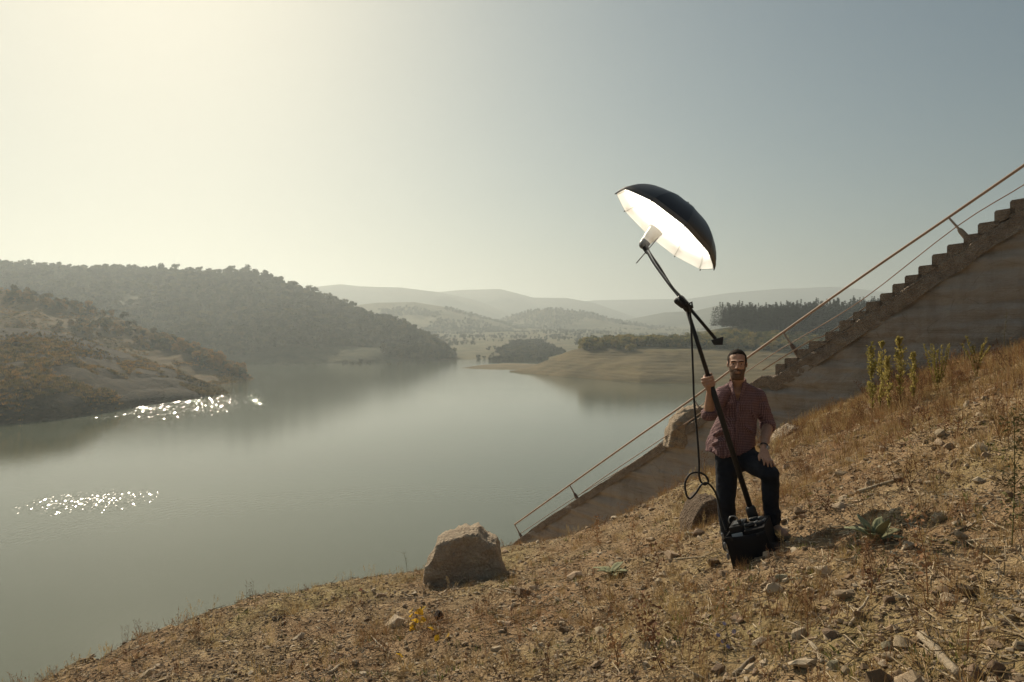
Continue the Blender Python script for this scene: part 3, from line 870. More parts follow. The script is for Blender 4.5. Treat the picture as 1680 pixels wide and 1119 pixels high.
for i in range(NRIB):
    a0 = 0.2 + i * sg
    canopy('canopy_panel', a0, a0 + sg, 8, 0.0, 1.0, 12, 0.0, M_blackfab)
    canopy('lining_panel', a0, a0 + sg, 8, 0.0, 0.992, 12, 0.006, M_lining)
    V = []
    hem = canopy('hem_band', a0, a0 + sg, 8, 0.93, 1.0, 2, -0.003, M_bandfab)
    rib = obj('rib', MB().tube([upt(a0, q, 0.012) for q in np.linspace(0.03, 0.985, 12)], 0.0022, 5).mesh('rib', True, U0), M_whiteplastic, umb)
    tip = upt(a0, 1.0); d_ = (tip - upt(a0, 0.95)).normalized()
    obj('rib_tip', MB().limb([tip - d_ * 0.006, tip + d_ * 0.010], [0.0055, 0.0045], 6).mesh('rib_tip', True, U0), M_blackmetal, rib)
obj('shaft', MB().tube([UC - opening * (UDEPTH + 0.035), UC + opening * 0.36], 0.0045, 6).mesh('shaft', True, U0), M_greymetal, umb)
obj('crown_cap', MB().limb([UC - opening * (UDEPTH - 0.004), UC - opening * (UDEPTH + 0.03)], [0.018, 0.008], 8).mesh('crown_cap', True, U0), M_blackmetal, umb)

# flash head beside the shaft
fo = UC - ud * 0.055 - uw * 0.01
flash = empty('flash_head', fo + opening * 0.17, 'white flash head pointing up into the photo umbrella', 'flash')
F0 = Vector(flash.location)
mb = MB(); prof = [(0.035, 0.066), (0.045, 0.066), (0.055, 0.060), (0.075, 0.060), (0.085, 0.055), (0.125, 0.053), (0.14, 0.046), (0.165, 0.044)]
mb.tube([fo + opening * a for a, r in prof], [r for a, r in prof], 22, False)
mb.tube([fo + opening * a for a, r in reversed(prof)], [r - 0.004 for a, r in reversed(prof)], 22, False)
obj('reflector', mb.mesh('reflector', True, F0), M_whiteplastic, flash)
obj('flash_tube', MB().limb([fo + opening * 0.075, fo + opening * 0.10], [0.022, 0.022], 12).mesh('flash_tube', True, F0), M_tube, flash)
obj('head_body', MB().limb([fo + opening * 0.155, fo + opening * 0.17, fo + opening * 0.20], [0.042, 0.045, 0.040], 16).mesh('head_body', True, F0), M_greymetal, flash)
bk = pix(1059, 406, UD)
obj('bracket', MB().limb([fo + opening * 0.19, bk, pix(1062, 413, UD)], [0.028, 0.030, 0.022], 10).mesh('bracket', True, F0), M_blackmetal, flash)
ld = bpy.data.lights.new('flash_light', 'SPOT'); ld.energy = 27.0; ld.spot_size = R(165); ld.spot_blend = 0.3; ld.shadow_soft_size = 0.02; ld.color = (1, 0.95, 0.86)
lo = bpy.data.objects.new('flash_light', ld); COL.objects.link(lo); lo.parent = flash
lo.location = fo + opening * 0.03 - F0; lo.rotation_euler = (opening).to_track_quat('Z', 'Y').to_euler()

# boom stand: pole, pivot clamp, boom arm with its grip
PD0, PD1 = 5.50, 5.42
pole_a = pix(1123, 495, PD0 + 0.06); pole_h = pix(1166, 622, PD0); pole_m = pix(1171, 636, PD0 - 0.005); pole_e = pix(1239, 858, PD1)
stand = empty('boom_stand', pole_e, 'black boom stand gripped by the man, carrying the flash on a thin arm', 'boom stand')
B0 = Vector(stand.location)
pole_dir = (pole_e - pole_a).normalized()
obj('pole', MB().tube([pole_a, pole_a.lerp(pole_e, 0.38)], 0.0175, 12).mesh('pole', True, B0), M_blackmetal, stand)
obj('pole', MB().tube([pole_a.lerp(pole_e, 0.375), pole_a.lerp(pole_e, 0.385), pole_a.lerp(pole_e, 0.95)], [0.020, 0.0235, 0.0225], 12).mesh('pole', True, B0), M_blackmetal, stand)
obj('collar', MB().tube([pole_a.lerp(pole_e, 0.925), pole_a.lerp(pole_e, 0.935), pole_a.lerp(pole_e, 0.975), pole_a.lerp(pole_e, 0.985)], [0.030, 0.040, 0.042, 0.03], 12).mesh('collar', True, B0), M_blackmetal, stand)
obj('foot_tube', MB().tube([pole_a.lerp(pole_e, 0.98), pole_a.lerp(pole_e, 1.05)], 0.024, 12).mesh('foot_tube', True, B0), M_greymetal, stand)
piv = pole_a
boom_pts = [pix(1061, 411, UD - 0.02), pix(1072, 430, UD - 0.05), pix(1086, 450, UD - 0.09), pix(1104, 474, UD - 0.12), pix(1124, 497, PD0 + 0.04)]
obj('boom_arm', MB().tube(spline(boom_pts, 5), 0.0125, 10).mesh('boom_arm', True, B0), M_greymetal, stand)
obj('boom_arm', MB().tube([pix(1120, 492, PD0 + 0.04), pix(1174, 556, PD0 + 0.0)], 0.0135, 10).mesh('boom_arm', True, B0), M_blackmetal, stand)
clamp = obj('pivot_clamp', MB().limb([pix(1117, 490, PD0 + 0.03), pix(1128, 505, PD0 + 0.03)], [0.03, 0.036], 10).mesh('pivot_clamp', True, B0), M_blackmetal, stand)
obj('clamp_knob', MB().limb([pix(1119, 502, PD0 - 0.02), pix(1111, 494, PD0 - 0.03)], [0.020, 0.027], 8).mesh('clamp_knob', False, B0), M_blackmetal, clamp)
obj('clamp_lever', MB().tube([pix(1126, 500, PD0 - 0.02), pix(1135, 496, PD0 - 0.03), pix(1136, 506, PD0 - 0.03)], 0.009, 6).mesh('clamp_lever', True, B0), M_blackmetal, clamp)
gq = [pix(1169, 550, PD0), pix(1173, 555, PD0), pix(1178, 562, PD0)]
g8 = [pix(1171, 566, PD0 - .025), pix(1186, 566, PD0 - .025), pix(1186, 566, PD0 + .03), pix(1171, 566, PD0 + .03), pix(1166, 558, PD0 - .02), pix(1187, 552, PD0 - .02), pix(1187, 552, PD0 + .03), pix(1166, 558, PD0 + .03)]
obj('boom_grip', MB().hexa(g8).mesh('boom_grip', False, B0, 0.006), M_rubber, stand)

# power cable: along the boom, then hanging down with a loop
cpts = [pix(1060, 404, UD + 0.03), pix(1068, 417, UD - 0.02), pix(1083, 439, UD - 0.08), pix(1101, 468, UD - 0.12), pix(1117, 486, PD0 + 0.0), pix(1130, 500, PD0 - 0.04), pix(1133, 520, PD0), pix(1135, 560, PD0), pix(1137, 610, PD0),
        pix(1139, 660, PD0), pix(1144, 715, PD0), pix(1147, 760, PD0), pix(1147, 780, PD0 + 0.01), pix(1151, 792, PD0 + 0.02), pix(1158, 795, PD0 + .02), pix(1162, 789, PD0 + .02), pix(1157, 780, PD0 + .03), pix(1146, 775, PD0 + .03),
        pix(1132, 778, PD0 + .03), pix(1124, 793, PD0 + .02), pix(1126, 811, PD0), pix(1132, 818, PD0), pix(1142, 808, PD0 - .01), pix(1151, 795, PD0 - .01), pix(1161, 793, PD0), pix(1171, 803, PD0 + .02), pix(1178, 820, PD0 + .03), pix(1184, 848, PD0 + 0.02), pix(1192, 872, PD0 - 0.05)]
obj('power_cable', MB().tube(spline(cpts, 6), 0.0085, 7).mesh('power_cable', True, cpts[-1]), M_rubber, None, 'black power cable hanging from the boom with a loop near its lower end', 'cable', None, None, cpts[-1])

# black equipment case in front of the man's feet
CD = 5.12
fbl, fbr, ftr, ftl = pix(1203, 934, CD), pix(1272, 919, CD), pix(1255, 871, CD + 0.02), pix(1189, 882, CD + 0.02)
bk_off = Vector((0.165, 0.30, 0.035))
bbl, bbr, btr, btl = [q + bk_off for q in (fbl, fbr, ftr, ftl)]
M_case = mat_var('black_case_cloth', [(0.0075, 0.0068, 0.0078), (0.014, 0.0125, 0.0135)], 0.75, 0.3, 10, 0.3, 0.004, 40)
case = empty('equipment_case', (fbl + fbr + bbl + bbr) / 4, 'open black equipment case tilted on the slope at the man\'s feet', 'case')
K0 = Vector(case.location)
def panel(name, a, b, c, d, inward, th=0.016, parent=case, mat=M_case):
    iw = Vector(inward).normalized() * th
    N_ = 10; V = []; F = []
    for side_ in (0, 1):                       # padded cloth panel: bulging, creased, with soft edges
        for j in range(N_ + 1):
            for i in range(N_ + 1):
                u_, v_ = i / N_, j / N_
                q = (a.lerp(b, u_)).lerp(d.lerp(c, u_), v_)
                bul = (math.sin(math.pi * u_) * math.sin(math.pi * v_)) ** .5
                cr = float(fbm(q.x / .09 + q.z / .2, q.z / .06 + q.y / .1, 3, 91))
                q = q + iw * side_ * (0.35 + 0.65 * bul) - iw.normalized() * (0.014 * bul + 0.010 * cr * bul) + Vector((0, 0, -0.012 * math.sin(math.pi * u_) * v_))
                V.append(q)
    M_ = (N_ + 1) ** 2
    for j in range(N_):
        for i in range(N_):
            k_ = j * (N_ + 1) + i
            F += [(k_, k_ + 1, k_ + N_ + 2, k_ + N_ + 1), (M_ + k_ + N_ + 1, M_ + k_ + N_ + 2, M_ + k_ + 1, M_ + k_)]
    for i in range(N_):
        for p0, p1 in ((i, i + 1), (N_ * (N_ + 1) + i + 1, N_ * (N_ + 1) + i), ((i + 1) * (N_ + 1), i * (N_ + 1)), (i * (N_ + 1) + N_, (i + 1) * (N_ + 1) + N_)):
            F.append((p1, p0, M_ + p0, M_ + p1))
    mb = MB(); mb.add(V, F)
    return obj(name, mb.mesh(name, True, K0), mat, parent)
xin = (fbr - fbl).normalized(); yin = bk_off.normalized(); zin = (ftl - fbl).normalized()
ztop = zin * 0.0
panel('front_panel', fbl, fbr, ftr, ftl, yin)
panel('back_panel', bbl - yin * .016, bbr - yin * .016, btr - yin * .016, btl - yin * .016, yin)
panel('side_panel', fbl + yin * .018, bbl - yin * .018, btl - yin * .018, ftl + yin * .018, xin)
panel('side_panel', fbr - xin * .016 + yin * .018, bbr - xin * .016 - yin * .018, btr - xin * .016 - yin * .018, ftr - xin * .016 + yin * .018, xin)
panel('base_panel', fbl + xin * .018 + yin * .018, fbr - xin * .018 + yin * .018, bbr - xin * .018 - yin * .018, bbl + xin * .018 - yin * .018, zin) if False else \
    obj('base_panel', MB().hexa([fbl + xin * .018 + yin * .018, fbr - xin * .018 + yin * .018, bbr - xin * .018 - yin * .018, bbl + xin * .018 - yin * .018,
        fbl + xin * .018 + yin * .018 + zin * .015, fbr - xin * .018 + yin * .018 + zin * .015, bbr - xin * .018 - yin * .018 + zin * .015, bbl + xin * .018 - yin * .018 + zin * .015]).mesh('base_panel', False, K0), M_case, case)
# lid flap fallen open to the right
lf = [pix(1262, 890, CD + 0.02), pix(1285, 888, CD + 0.22), pix(1304, 905, CD + 0.16), pix(1276, 918, CD - 0.02)]
obj('lid_flap', MB().hexa([q - Vector((0, 0, .014)) for q in lf] + lf).mesh('lid_flap', False, K0, 0.004), M_case, case)
for fr in (0.16, 0.80):
    q = ftl.lerp(ftr, fr) - yin * 0.004 - zin * 0.02
    obj('latch', MB().box(q, (0.018, 0.006, 0.022)).mesh('latch', False, K0, 0.002), M_blackmetal, case)
for q in (ftl, fbl.lerp(ftl, 0.35), fbl.lerp(ftl, 0.7)):
    obj('corner_fitting', MB().limb([q - xin * 0.012, q - xin * 0.012 + zin * 0.028], [0.010, 0.010], 6).mesh('corner_fitting', True, K0), M_greymetal, case)
# gear standing in the case
def inside(fx, fy, h): return fbl + (fbr - fbl) * fx + bk_off * fy + zin * h
ax = xin; 
def gear_box(name, fx, fy, h0, sx, sy, sz, mat, parent, origin):
    c0 = inside(fx, fy, h0)
    cs = []
    for z in (0, sz):
        for x, y in ((-1, -1), (1, -1), (1, 1), (-1, 1)):
            cs.append(c0 + xin * (x * sx / 2) + yin * (y * sy / 2) + zin * z)
    return obj(name, MB().hexa(cs).mesh(name, False, origin, 0.004), mat, parent)
pk = empty('battery_pack', inside(0.24, 0.5, 0.02), 'black battery pack with silver ring handle sticking out of the case', 'battery')
P0 = Vector(pk.location)
gear_box('pack_body', 0.24, 0.5, 0.02, 0.11, 0.16, 0.255, M_blackmetal, pk, P0)
gear_box('pack_plate', 0.22, 0.27, 0.195, 0.085, 0.006, 0.030, M_whiteplastic, pk, P0)
gear_box('pack_plate', 0.25, 0.5, 0.278, 0.07, 0.10, 0.006, M_greymetal, pk, P0)
gear_box('pack_plug', 0.33, 0.36, 0.278, 0.02, 0.03, 0.03, M_blackmetal, pk, P0)
rc = inside(0.16, 0.45, 0.305)
obj('ring_handle', MB().tube([rc + xin * (0.034 * math.cos(a)) + zin * (0.034 * math.sin(a)) for a in np.linspace(-0.5, 3.6, 14)], 0.005, 6).mesh('ring_handle', True, P0), M_greymetal, pk)
M_card = mat_var('grey_card', [(0.26, 0.25, 0.22), (0.36, 0.345, 0.31)], 0.8, 0.3, 9)
w0 = inside(0.52, 0.28, 0.17)
wedge = [w0 - xin * .035, w0 + xin * .045, w0 + xin * .045 + yin * .02, w0 - xin * .035 + yin * .02, w0 - xin * .03 + zin * .11, w0 - xin * .012 + zin * .105, w0 - xin * .012 + zin * .105 + yin * .02, w0 - xin * .03 + zin * .11 + yin * .02]
obj('grey_wedge', MB().hexa(wedge).mesh('grey_wedge', False, w0, 0.003), M_card, None, 'small pale grey wedge standing in the black case', 'wedge', None, None, w0)
for i, (fx, fy, h, ln, an) in enumerate([(0.62, 0.3, 0.262, 0.09, 0.2), (0.68, 0.55, 0.27, 0.10, -0.3), (0.82, 0.4, 0.25, 0.08, 0.9)]):
    q = inside(fx, fy, h); dv = (xin * math.cos(an) + yin * math.sin(an)) * ln / 2
    c_ = empty('clamp', q, ['black spring clamp lying left of the pole foot in the case', 'dark clamp lying behind the pole foot in the case', 'small dark clamp at the right end of the case'][i], 'clamp', 'clamps in the case')
    obj('jaw', MB().limb([q - dv, q], [0.014, 0.02], 8).mesh('jaw', True, q), M_blackmetal, c_)
    obj('clamp_handle', MB().limb([q, q + dv + zin * 0.012], [0.012, 0.008], 8).mesh('clamp_handle', True, q), M_greymetal, c_)
    gear_box('padding', 0, 0, 0, 0.001, 0.001, 0.001, M_case, c_, q) if False else None
# foam filling the rest of the case
obj('foam_insert', MB().hexa([inside(0.44, .09, .02), inside(0.93, .09, .02), inside(0.93, .91, .02), inside(0.44, .91, .02), inside(0.44, .09, .245), inside(0.93, .09, .245), inside(0.93, .91, .245), inside(0.44, .91, .245)]).mesh('foam_insert', False, K0, 0.006), M_case, case)
# ------------------------------------------------------------------ the man
k = NT('skin', 0.55, 0.4)
p = k.coord('Object')
f = k.math('MULTIPLY_ADD', k.noise(14, 4, p), 0.7, k.math('MULTIPLY', k.noise(90, 3, p), 0.3))
c = k.ramp(f, [(0.25, (0.30, 0.155, 0.098)), (0.5, (0.40, 0.225, 0.148)), (0.8, (0.48, 0.285, 0.195))])
k.set(c, 0.55, k.bump(k.noise(160, 3, p), 0.2, 0.002))
k.p.inputs['Subsurface Weight'].default_value = 0.08
k.p.inputs['Subsurface Radius'].default_value = (0.012, 0.005, 0.003)
M_skin = k.m
# small check cloth
k = NT('checked_shirt_cloth', 0.85, 0.2)
p = k.coord('Object')
x, y, z = k.sep(p)
def stripe(v, per, off=0.0):
    return k.math('GREATER_THAN', k.math('FRACT', k.math('MULTIPLY_ADD', v, 1 / per, off)), 0.5)
sx = stripe(k.math('ADD', x, k.math('MULTIPLY', y, 0.6)), 0.0135); sz = stripe(z, 0.0135)
both = k.math('ADD', sx, sz)
c = k.ramp(k.math('MULTIPLY', both, 0.5), [(0.0, (0.28, 0.175, 0.17)), (0.33, (0.165, 0.090, 0.092)), (0.75, (0.092, 0.050, 0.056))], 'CONSTANT')
fold = k.noise(9, 3, k.mapping(p, (1.0, 1.0, 0.55)))
M_shirt = k.set(c, 0.85, k.bump(k.math('ADD', fold, k.math('MULTIPLY', k.noise(26, 3, p), 0.3)), 0.75, 0.03))
k = NT('dark_denim', 0.85, 0.2)
p = k.coord('Object')
c = k.ramp(k.noise(7, 5, p), [(0.3, (0.0085, 0.010, 0.0145)), (0.7, (0.021, 0.024, 0.033))])
M_jeans = k.set(c, 0.85, k.bump(k.math('ADD', k.noise(11, 3, k.mapping(p, (1, 1, 1.4))), k.math('MULTIPLY', k.noise(160, 2, p), 0.15)), 0.6, 0.025))
M_hair = mat_var('dark_brown_hair', [(0.018, 0.012, 0.008), (0.05, 0.034, 0.022)], 0.85, 0.15, 60, 0.6, 0.004, 140)
M_beard = mat_var('brown_beard', [(0.075, 0.046, 0.030), (0.16, 0.10, 0.066)], 0.8, 0.3, 70, 0.6, 0.003, 160)
M_shoe = mat_var('tan_leather', [(0.20, 0.135, 0.075), (0.34, 0.25, 0.155)], 0.7, 0.3, 12, 0.3, 0.003, 60)
M_sole = mat_var('dark_sole', [(0.03, 0.025, 0.02), (0.06, 0.05, 0.04)], 0.9, 0.2, 12)
M_watch = mat_var('steel_watch', [(0.20, 0.20, 0.21), (0.45, 0.45, 0.46)], 0.25, 0.6, 30)
k = NT('eye_white', 0.2, 0.5); M_eye = k.set((0.40, 0.34, 0.30))
k = NT('iris_dark', 0.15, 0.5); M_iris = k.set((0.03, 0.018, 0.010))

D = 5.75
person = empty('person', pix(1205, 905, D), 'bearded man in a red checked shirt and dark jeans holding the boom stand', 'person')
N0 = Vector(person.location)
V3 = Vector
def B(px, py, d=D): return pix(px, py, d)
# --- joints
head = B(1209.5, 598, 5.70)
neck = B(1210, 630, 5.76)
shL, shR = B(1185, 646, 5.77), B(1243, 649, 5.80)          # image left, image right
elL, elR = B(1163, 681, 5.60), B(1260, 696, 5.78)
wrL, wrR = B(1165, 643, 5.52), B(1253, 734, 5.53)
hipL, hipR = B(1192, 752, D), B(1226, 752, D)
knL, anL = B(1191, 822, 5.70), B(1197, 900, 5.76)
knR, anR = B(1262, 776, 5.43), B(1267, 862, 5.47)

# --- body: one continuous skin
mb = MB()
# head: cranium, face, jaw
HC = head
HR = Matrix.Rotation(R(-17), 3, 'Z')
def hp(x, y, z): return HC + HR @ V3((x, y, z))                    # x image right, y away from camera, z up
mb.ball(hp(0, 0.018, 0.030), (0.074, 0.094, 0.092), 20, 14, HR)
mb.ball(hp(0, -0.020, -0.012), (0.065, 0.070, 0.094), 18, 12, HR)
mb.ball(hp(0, -0.032, -0.066), (0.050, 0.052, 0.052), 16, 10, HR)      # jaw
mb.ball(hp(0, -0.062, -0.094), (0.027, 0.022, 0.021), 12, 8, HR)       # chin
mb.ball(hp(0.036, -0.056, -0.014), (0.021, 0.018, 0.018), 10, 8)   # cheekbones
mb.ball(hp(-0.036, -0.056, -0.014), (0.021, 0.018, 0.018), 10, 8)
mb.limb([hp(-0.046, -0.066, 0.027), hp(-0.012, -0.080, 0.029), hp(0.012, -0.080, 0.029), hp(0.046, -0.066, 0.027)], [0.009, 0.010, 0.010, 0.009], 8)   # brow
mb.limb([hp(0, -0.084, 0.020), hp(0, -0.096, -0.006), hp(0, -0.108, -0.024)], [0.008, 0.010, 0.013], 8)   # nose
mb.ball(hp(0.012, -0.094, -0.027), 0.009, 8, 6); mb.ball(hp(-0.012, -0.094, -0.027), 0.009, 8, 6)
mb.limb([hp(-0.022, -0.080, -0.056), hp(0, -0.090, -0.054), hp(0.022, -0.080, -0.056)], [0.006, 0.008, 0.006], 8)    # upper lip
mb.limb([hp(-0.018, -0.080, -0.066), hp(0, -0.088, -0.067), hp(0.018, -0.080, -0.066)], [0.006, 0.008, 0.006], 8)
for s in (-1, 1):                                                # ears
    mb.ball(hp(0.0745 * s, 0.012, 0.000), (0.008, 0.017, 0.027), 10, 8, HR @ Matrix.Rotation(-0.35 * s, 3, 'Z'))
mb.limb([hp(0, 0.010, -0.075), neck + V3((0, 0.0, 0.0)), neck + V3((0, 0.01, -0.07))], [0.055, 0.058, 0.075], 14)
# trunk and limbs under the clothes
ch = B(1211, 665, 5.80); wa = B(1208, 715, 5.79); hi = B(1208, 748, 5.78)
mb.limb([neck + V3((0, .02, -0.06)), ch, wa, hi], [(0.10, 0.07), (0.155, 0.098), (0.145, 0.095), (0.15, 0.10)], 16, (1, 0, 0))
mb.limb([neck + V3((0, .02, -0.05)), shL, elL], [0.05, 0.052, 0.041], 12)
mb.limb([neck + V3((0, .02, -0.05)), shR, elR], [0.05, 0.052, 0.043], 12)
mb.limb([elL, elL.lerp(wrL, 0.35), wrL.lerp(elL, 0.12), wrL], [0.041, 0.043, 0.031, 0.028], 12)
mb.limb([elR, elR.lerp(wrR, 0.35), wrR.lerp(elR, 0.12), wrR], [0.043, 0.044, 0.031, 0.028], 12)
mb.limb([hi, hipL, knL, anL], [0.10, 0.078, 0.052, 0.038], 12)
mb.limb([hi, hipR, knR, anR], [0.10, 0.078, 0.055, 0.038], 12)
mb.limb([anL, anL + V3((0.0, -0.14, -0.02))], [0.036, 0.03], 10)
mb.limb([anR, anR + V3((0.05, -0.13, -0.03))], [0.036, 0.03], 10)
# image-left hand closed round the pole
gp = pole_a + pole_dir * ((B(1166, 626, PD0) - pole_a).dot(pole_dir))
pr = 0.019
side = V3((-1, 0, 0)); side = (side - pole_dir * side.dot(pole_dir)).normalized()     # image left of the pole
frn = side.cross(pole_dir).normalized()
if frn.y > 0: frn = -frn                                                             # toward the camera
palm = gp + side * 0.032 + pole_dir * 0.006
mb.limb([wrL, wrL.lerp(palm, 0.5), palm + pole_dir * 0.004], [0.027, (0.024, 0.033), (0.020, 0.042)], 12, tuple(side))
mb.limb([palm - pole_dir * 0.036 + side * 0.002, palm + pole_dir * 0.040 + side * 0.002], [0.020, 0.019], 10)
for i, off in enumerate((-0.037, -0.0125, 0.0115, 0.034)):
    r_ = (0.0100, 0.0105, 0.0100, 0.0088)[i]; R0 = pr + r_ + 0.002
    kn = (0.006, 0.010, 0.007, 0.0)[i]
    cpt = gp + pole_dir * off
    pts_ = [cpt + side * (R0 + 0.016 + kn) + frn * -0.010]
    for a in (25, 70, 120, 165, 205)[:5 if i < 3 else 4]:
        a_ = R(a)
        pts_.append(cpt + side * (math.cos(a_) * (R0 + (0.008 if a < 60 else 0))) + frn * (math.sin(a_) * (R0 + (0.006 if a < 100 else 0))))
    mb.limb(pts_, [r_ * 1.1] + [r_] * (len(pts_) - 2) + [r_ * 0.85], 8)
tb = palm - pole_dir * 0.030
mb.limb([tb, gp - pole_dir * 0.052 + side * 0.022 - frn * 0.022, gp - pole_dir * 0.060 - side * 0.014 - frn * 0.024, gp - pole_dir * 0.058 - side * 0.030 + frn * 0.004], [0.014, 0.013, 0.011, 0.009], 8)
# image-right hand resting on the raised thigh
hb = B(1254, 743, 5.485)
kv = (knR - hipR).normalized()
mb.limb([wrR, hb, B(1256, 750, 5.455)], [(0.028, 0.022), (0.040, 0.019), (0.043, 0.017)], 12, (1, 0, 0))
for i, (dx, L_) in enumerate(((-0.030, 0.070), (-0.010, 0.080), (0.010, 0.076), (0.029, 0.060))):
    b0 = B(1256, 750, 5.455) + V3((dx, 0, dx * -0.25))
    mb.limb([b0, b0 + V3((0.006 + dx * 0.25, -L_ * 0.62, -0.022)), b0 + V3((0.010 + dx * 0.4, -L_ * 0.82, -0.022 - L_ * 0.5))], [0.011, 0.0098, 0.0082], 8)
mb.limb([hb + V3((-0.026, 0.0, 0)), hb + V3((-0.052, -0.025, -0.020)), hb + V3((-0.056, -0.045, -0.050))], [0.014, 0.0115, 0.009], 8)
bme = remesh(mb.mesh('person_body', True, N0), 0.0052, 3, 0.4)
# press the eye sockets in
co = np.zeros(len(bme.vertices) * 3, np.float32); bme.vertices.foreach_get('co', co); co = co.reshape(-1, 3)
for s in (-1, 1):
    e = np.array(hp(0.031 * s, -0.074, 0.008) - N0)
    dd = (((co - e) @ np.array(HR)) / np.array([0.019, 0.03, 0.012])); w = np.exp(-(dd ** 2).sum(1))
    co += (w[:, None] * 0.006) * np.array(HR @ V3((0, 1, 0)))[None, :]
bme.vertices.foreach_set('co', co.ravel()); bme.update()
body = obj('body', bme, M_skin, person)
for s in (-1, 1):
    ec = hp(0.031 * s, -0.0655, 0.007)
    ey = obj('eye', MB().ball(ec, (0.0115, 0.009, 0.0052), 12, 8).mesh('eye', True, N0), M_eye, person)
    obj('iris', MB().ball(ec + HR @ V3((0, -0.0068, 0)), (0.0056, 0.0042, 0.0056), 10, 6).mesh('iris', True, N0), M_iris, ey)
    obj('eyebrow', MB().limb([hp(0.012 * s, -0.0875, 0.026), hp(0.032 * s, -0.083, 0.031), hp(0.050 * s, -0.069, 0.027)], [0.0035, 0.0042, 0.003], 6).mesh('eyebrow', True, N0), M_hair, person)

def shell(name, keep, off, mat, rough=0.0, seed=1):
    """hair: the part of the head's own surface that carries it, lifted outward"""
    nm = np.zeros(len(bme.vertices) * 3, np.float32); bme.vertices.foreach_get('normal', nm); nm = nm.reshape(-1, 3)
    h = (co + np.array(N0) - np.array(HC)) @ np.array(HR)
    k_ = keep(h[:, 0], h[:, 1], h[:, 2])                       # 0..1 thickness
    near = (np.abs(h) < 0.22).all(1)
    k_ = k_ * near
    n_ = len(bme.polygons)
    ls = np.zeros(n_, np.int32); lt = np.zeros(n_, np.int32); bme.polygons.foreach_get('loop_start', ls); bme.polygons.foreach_get('loop_total', lt)
    lv = np.zeros(len(bme.loops), np.int32); bme.loops.foreach_get('vertex_index', lv)
    faces = []
    for a, b in zip(ls, lt):
        q = lv[a:a + b]
        if k_[q].min() > 0.0 and k_[q].max() > 0.05: faces.append(q)
    used = sorted({int(i) for q in faces for i in q}); mp = {v: i for i, v in enumerate(used)}
    rg_ = np.random.default_rng(seed)
    P_ = co[used] + nm[used] * (np.minimum(k_[used], 1.0)[:, None] * off + 0.0004) + rg_.normal(0, rough, (len(used), 3))
    return obj(name, mesh_np(name, P_, [tuple(mp[int(i)] for i in q) for q in faces], True), mat, person)
ss = lambda a, b, v: np.clip((v - a) / (b - a), 0, 1)
# short hair with a receding hairline, cropped sides
def hair_k(x, y, z):
    line = 0.093 - 0.75 * (y + 0.060) + 0.25 * np.clip(np.abs(x) - 0.02, 0, 0.03)      # hairline climbs at the front
    top = ss(0, 0.02, z - np.clip(line, -0.055, 0.10))
    backs = ss(0, 0.02, y - 0.012 - 0.0 * z) * ss(-0.07, -0.05, z)
    sideb = ss(0.0, 0.012, y + 0.036) * ss(-0.012, 0.004, z) * ss(0.058, 0.066, np.abs(x))
    ear = (np.abs(x) > 0.0715) & (z < 0.034) & (z > -0.04) & (y > -0.02) & (y < 0.04)
    return np.maximum(np.maximum(top, backs), sideb * 0.5) * (1 - ear)
shell('hair', hair_k, 0.007, M_hair, 0.0010, 3)
def beard_k(x, y, z):
    jaw = ss(0.0, 0.012, -0.040 + 0.55 * np.clip(np.abs(x) - 0.035, 0, 1) - z) * ss(0.0, 0.014, 0.010 - y)
    sb = ss(0.048, 0.056, np.abs(x)) * ss(0.0, 0.01, 0.006 - z) * ss(0.0, 0.01, 0.004 - y) * ss(0.0, 0.012, y + 0.058)
    must = ss(0, 0.005, -0.0355 - z) * ss(0, 0.01, 0.040 - np.abs(x)) * ss(0, 0.01, -0.05 - y)
    lip = 1 - (np.abs(x) < 0.019) * (np.abs(z + 0.0625) < 0.0062)
    neckcut = ss(-0.135, -0.118, z)
    return np.maximum(np.maximum(jaw, sb * 0.6), must * 0.8) * lip * neckcut
shell('beard', beard_k, 0.0045, M_beard, 0.0009, 4)

# --- shirt
mb = MB()
mb.limb([B(1211, 637, 5.79), B(1212, 648, 5.79), B(1212, 664, 5.79), B(1211, 690, 5.785), B(1208, 716, 5.78), B(1206, 736, 5.775), B(1206, 746, 5.775)],
        [(0.100, 0.075), (0.152, 0.098), (0.165, 0.114), (0.154, 0.112), (0.160, 0.114), (0.172, 0.122), (0.172, 0.126)], 26, (1, 0, 0))
mb.limb([B(1206, 634, 5.78), shL + V3((0.03, 0, 0.012)), shL], [0.058, 0.060, 0.063], 14)
mb.limb([B(1214, 634, 5.78), shR + V3((-0.03, 0, 0.012)), shR], [0.058, 0.060, 0.063], 14)
mb.limb([shL, shL.lerp(elL, 0.5), elL.lerp(shL, 0.10)], [0.066, 0.061, 0.057], 14)
mb.limb([shR, shR.lerp(elR, 0.5), elR.lerp(shR, 0.06)], [0.066, 0.063, 0.061], 14)
mb.limb([B(1190, 694, 5.79), B(1184, 716, 5.77), B(1178, 734, 5.75), B(1177, 746, 5.75)], [(0.050, 0.09), (0.052, 0.10), (0.046, 0.105), (0.044, 0.105)], 18, (1, 0, 0))
mb.limb([B(1191, 690, 5.76), B(1185, 712, 5.75), B(1180, 732, 5.75), B(1179, 747, 5.75)], [(0.10, 0.045), (0.13, 0.046), (0.15, 0.046), (0.15, 0.044)], 20, (-0.49, 0.87, 0))
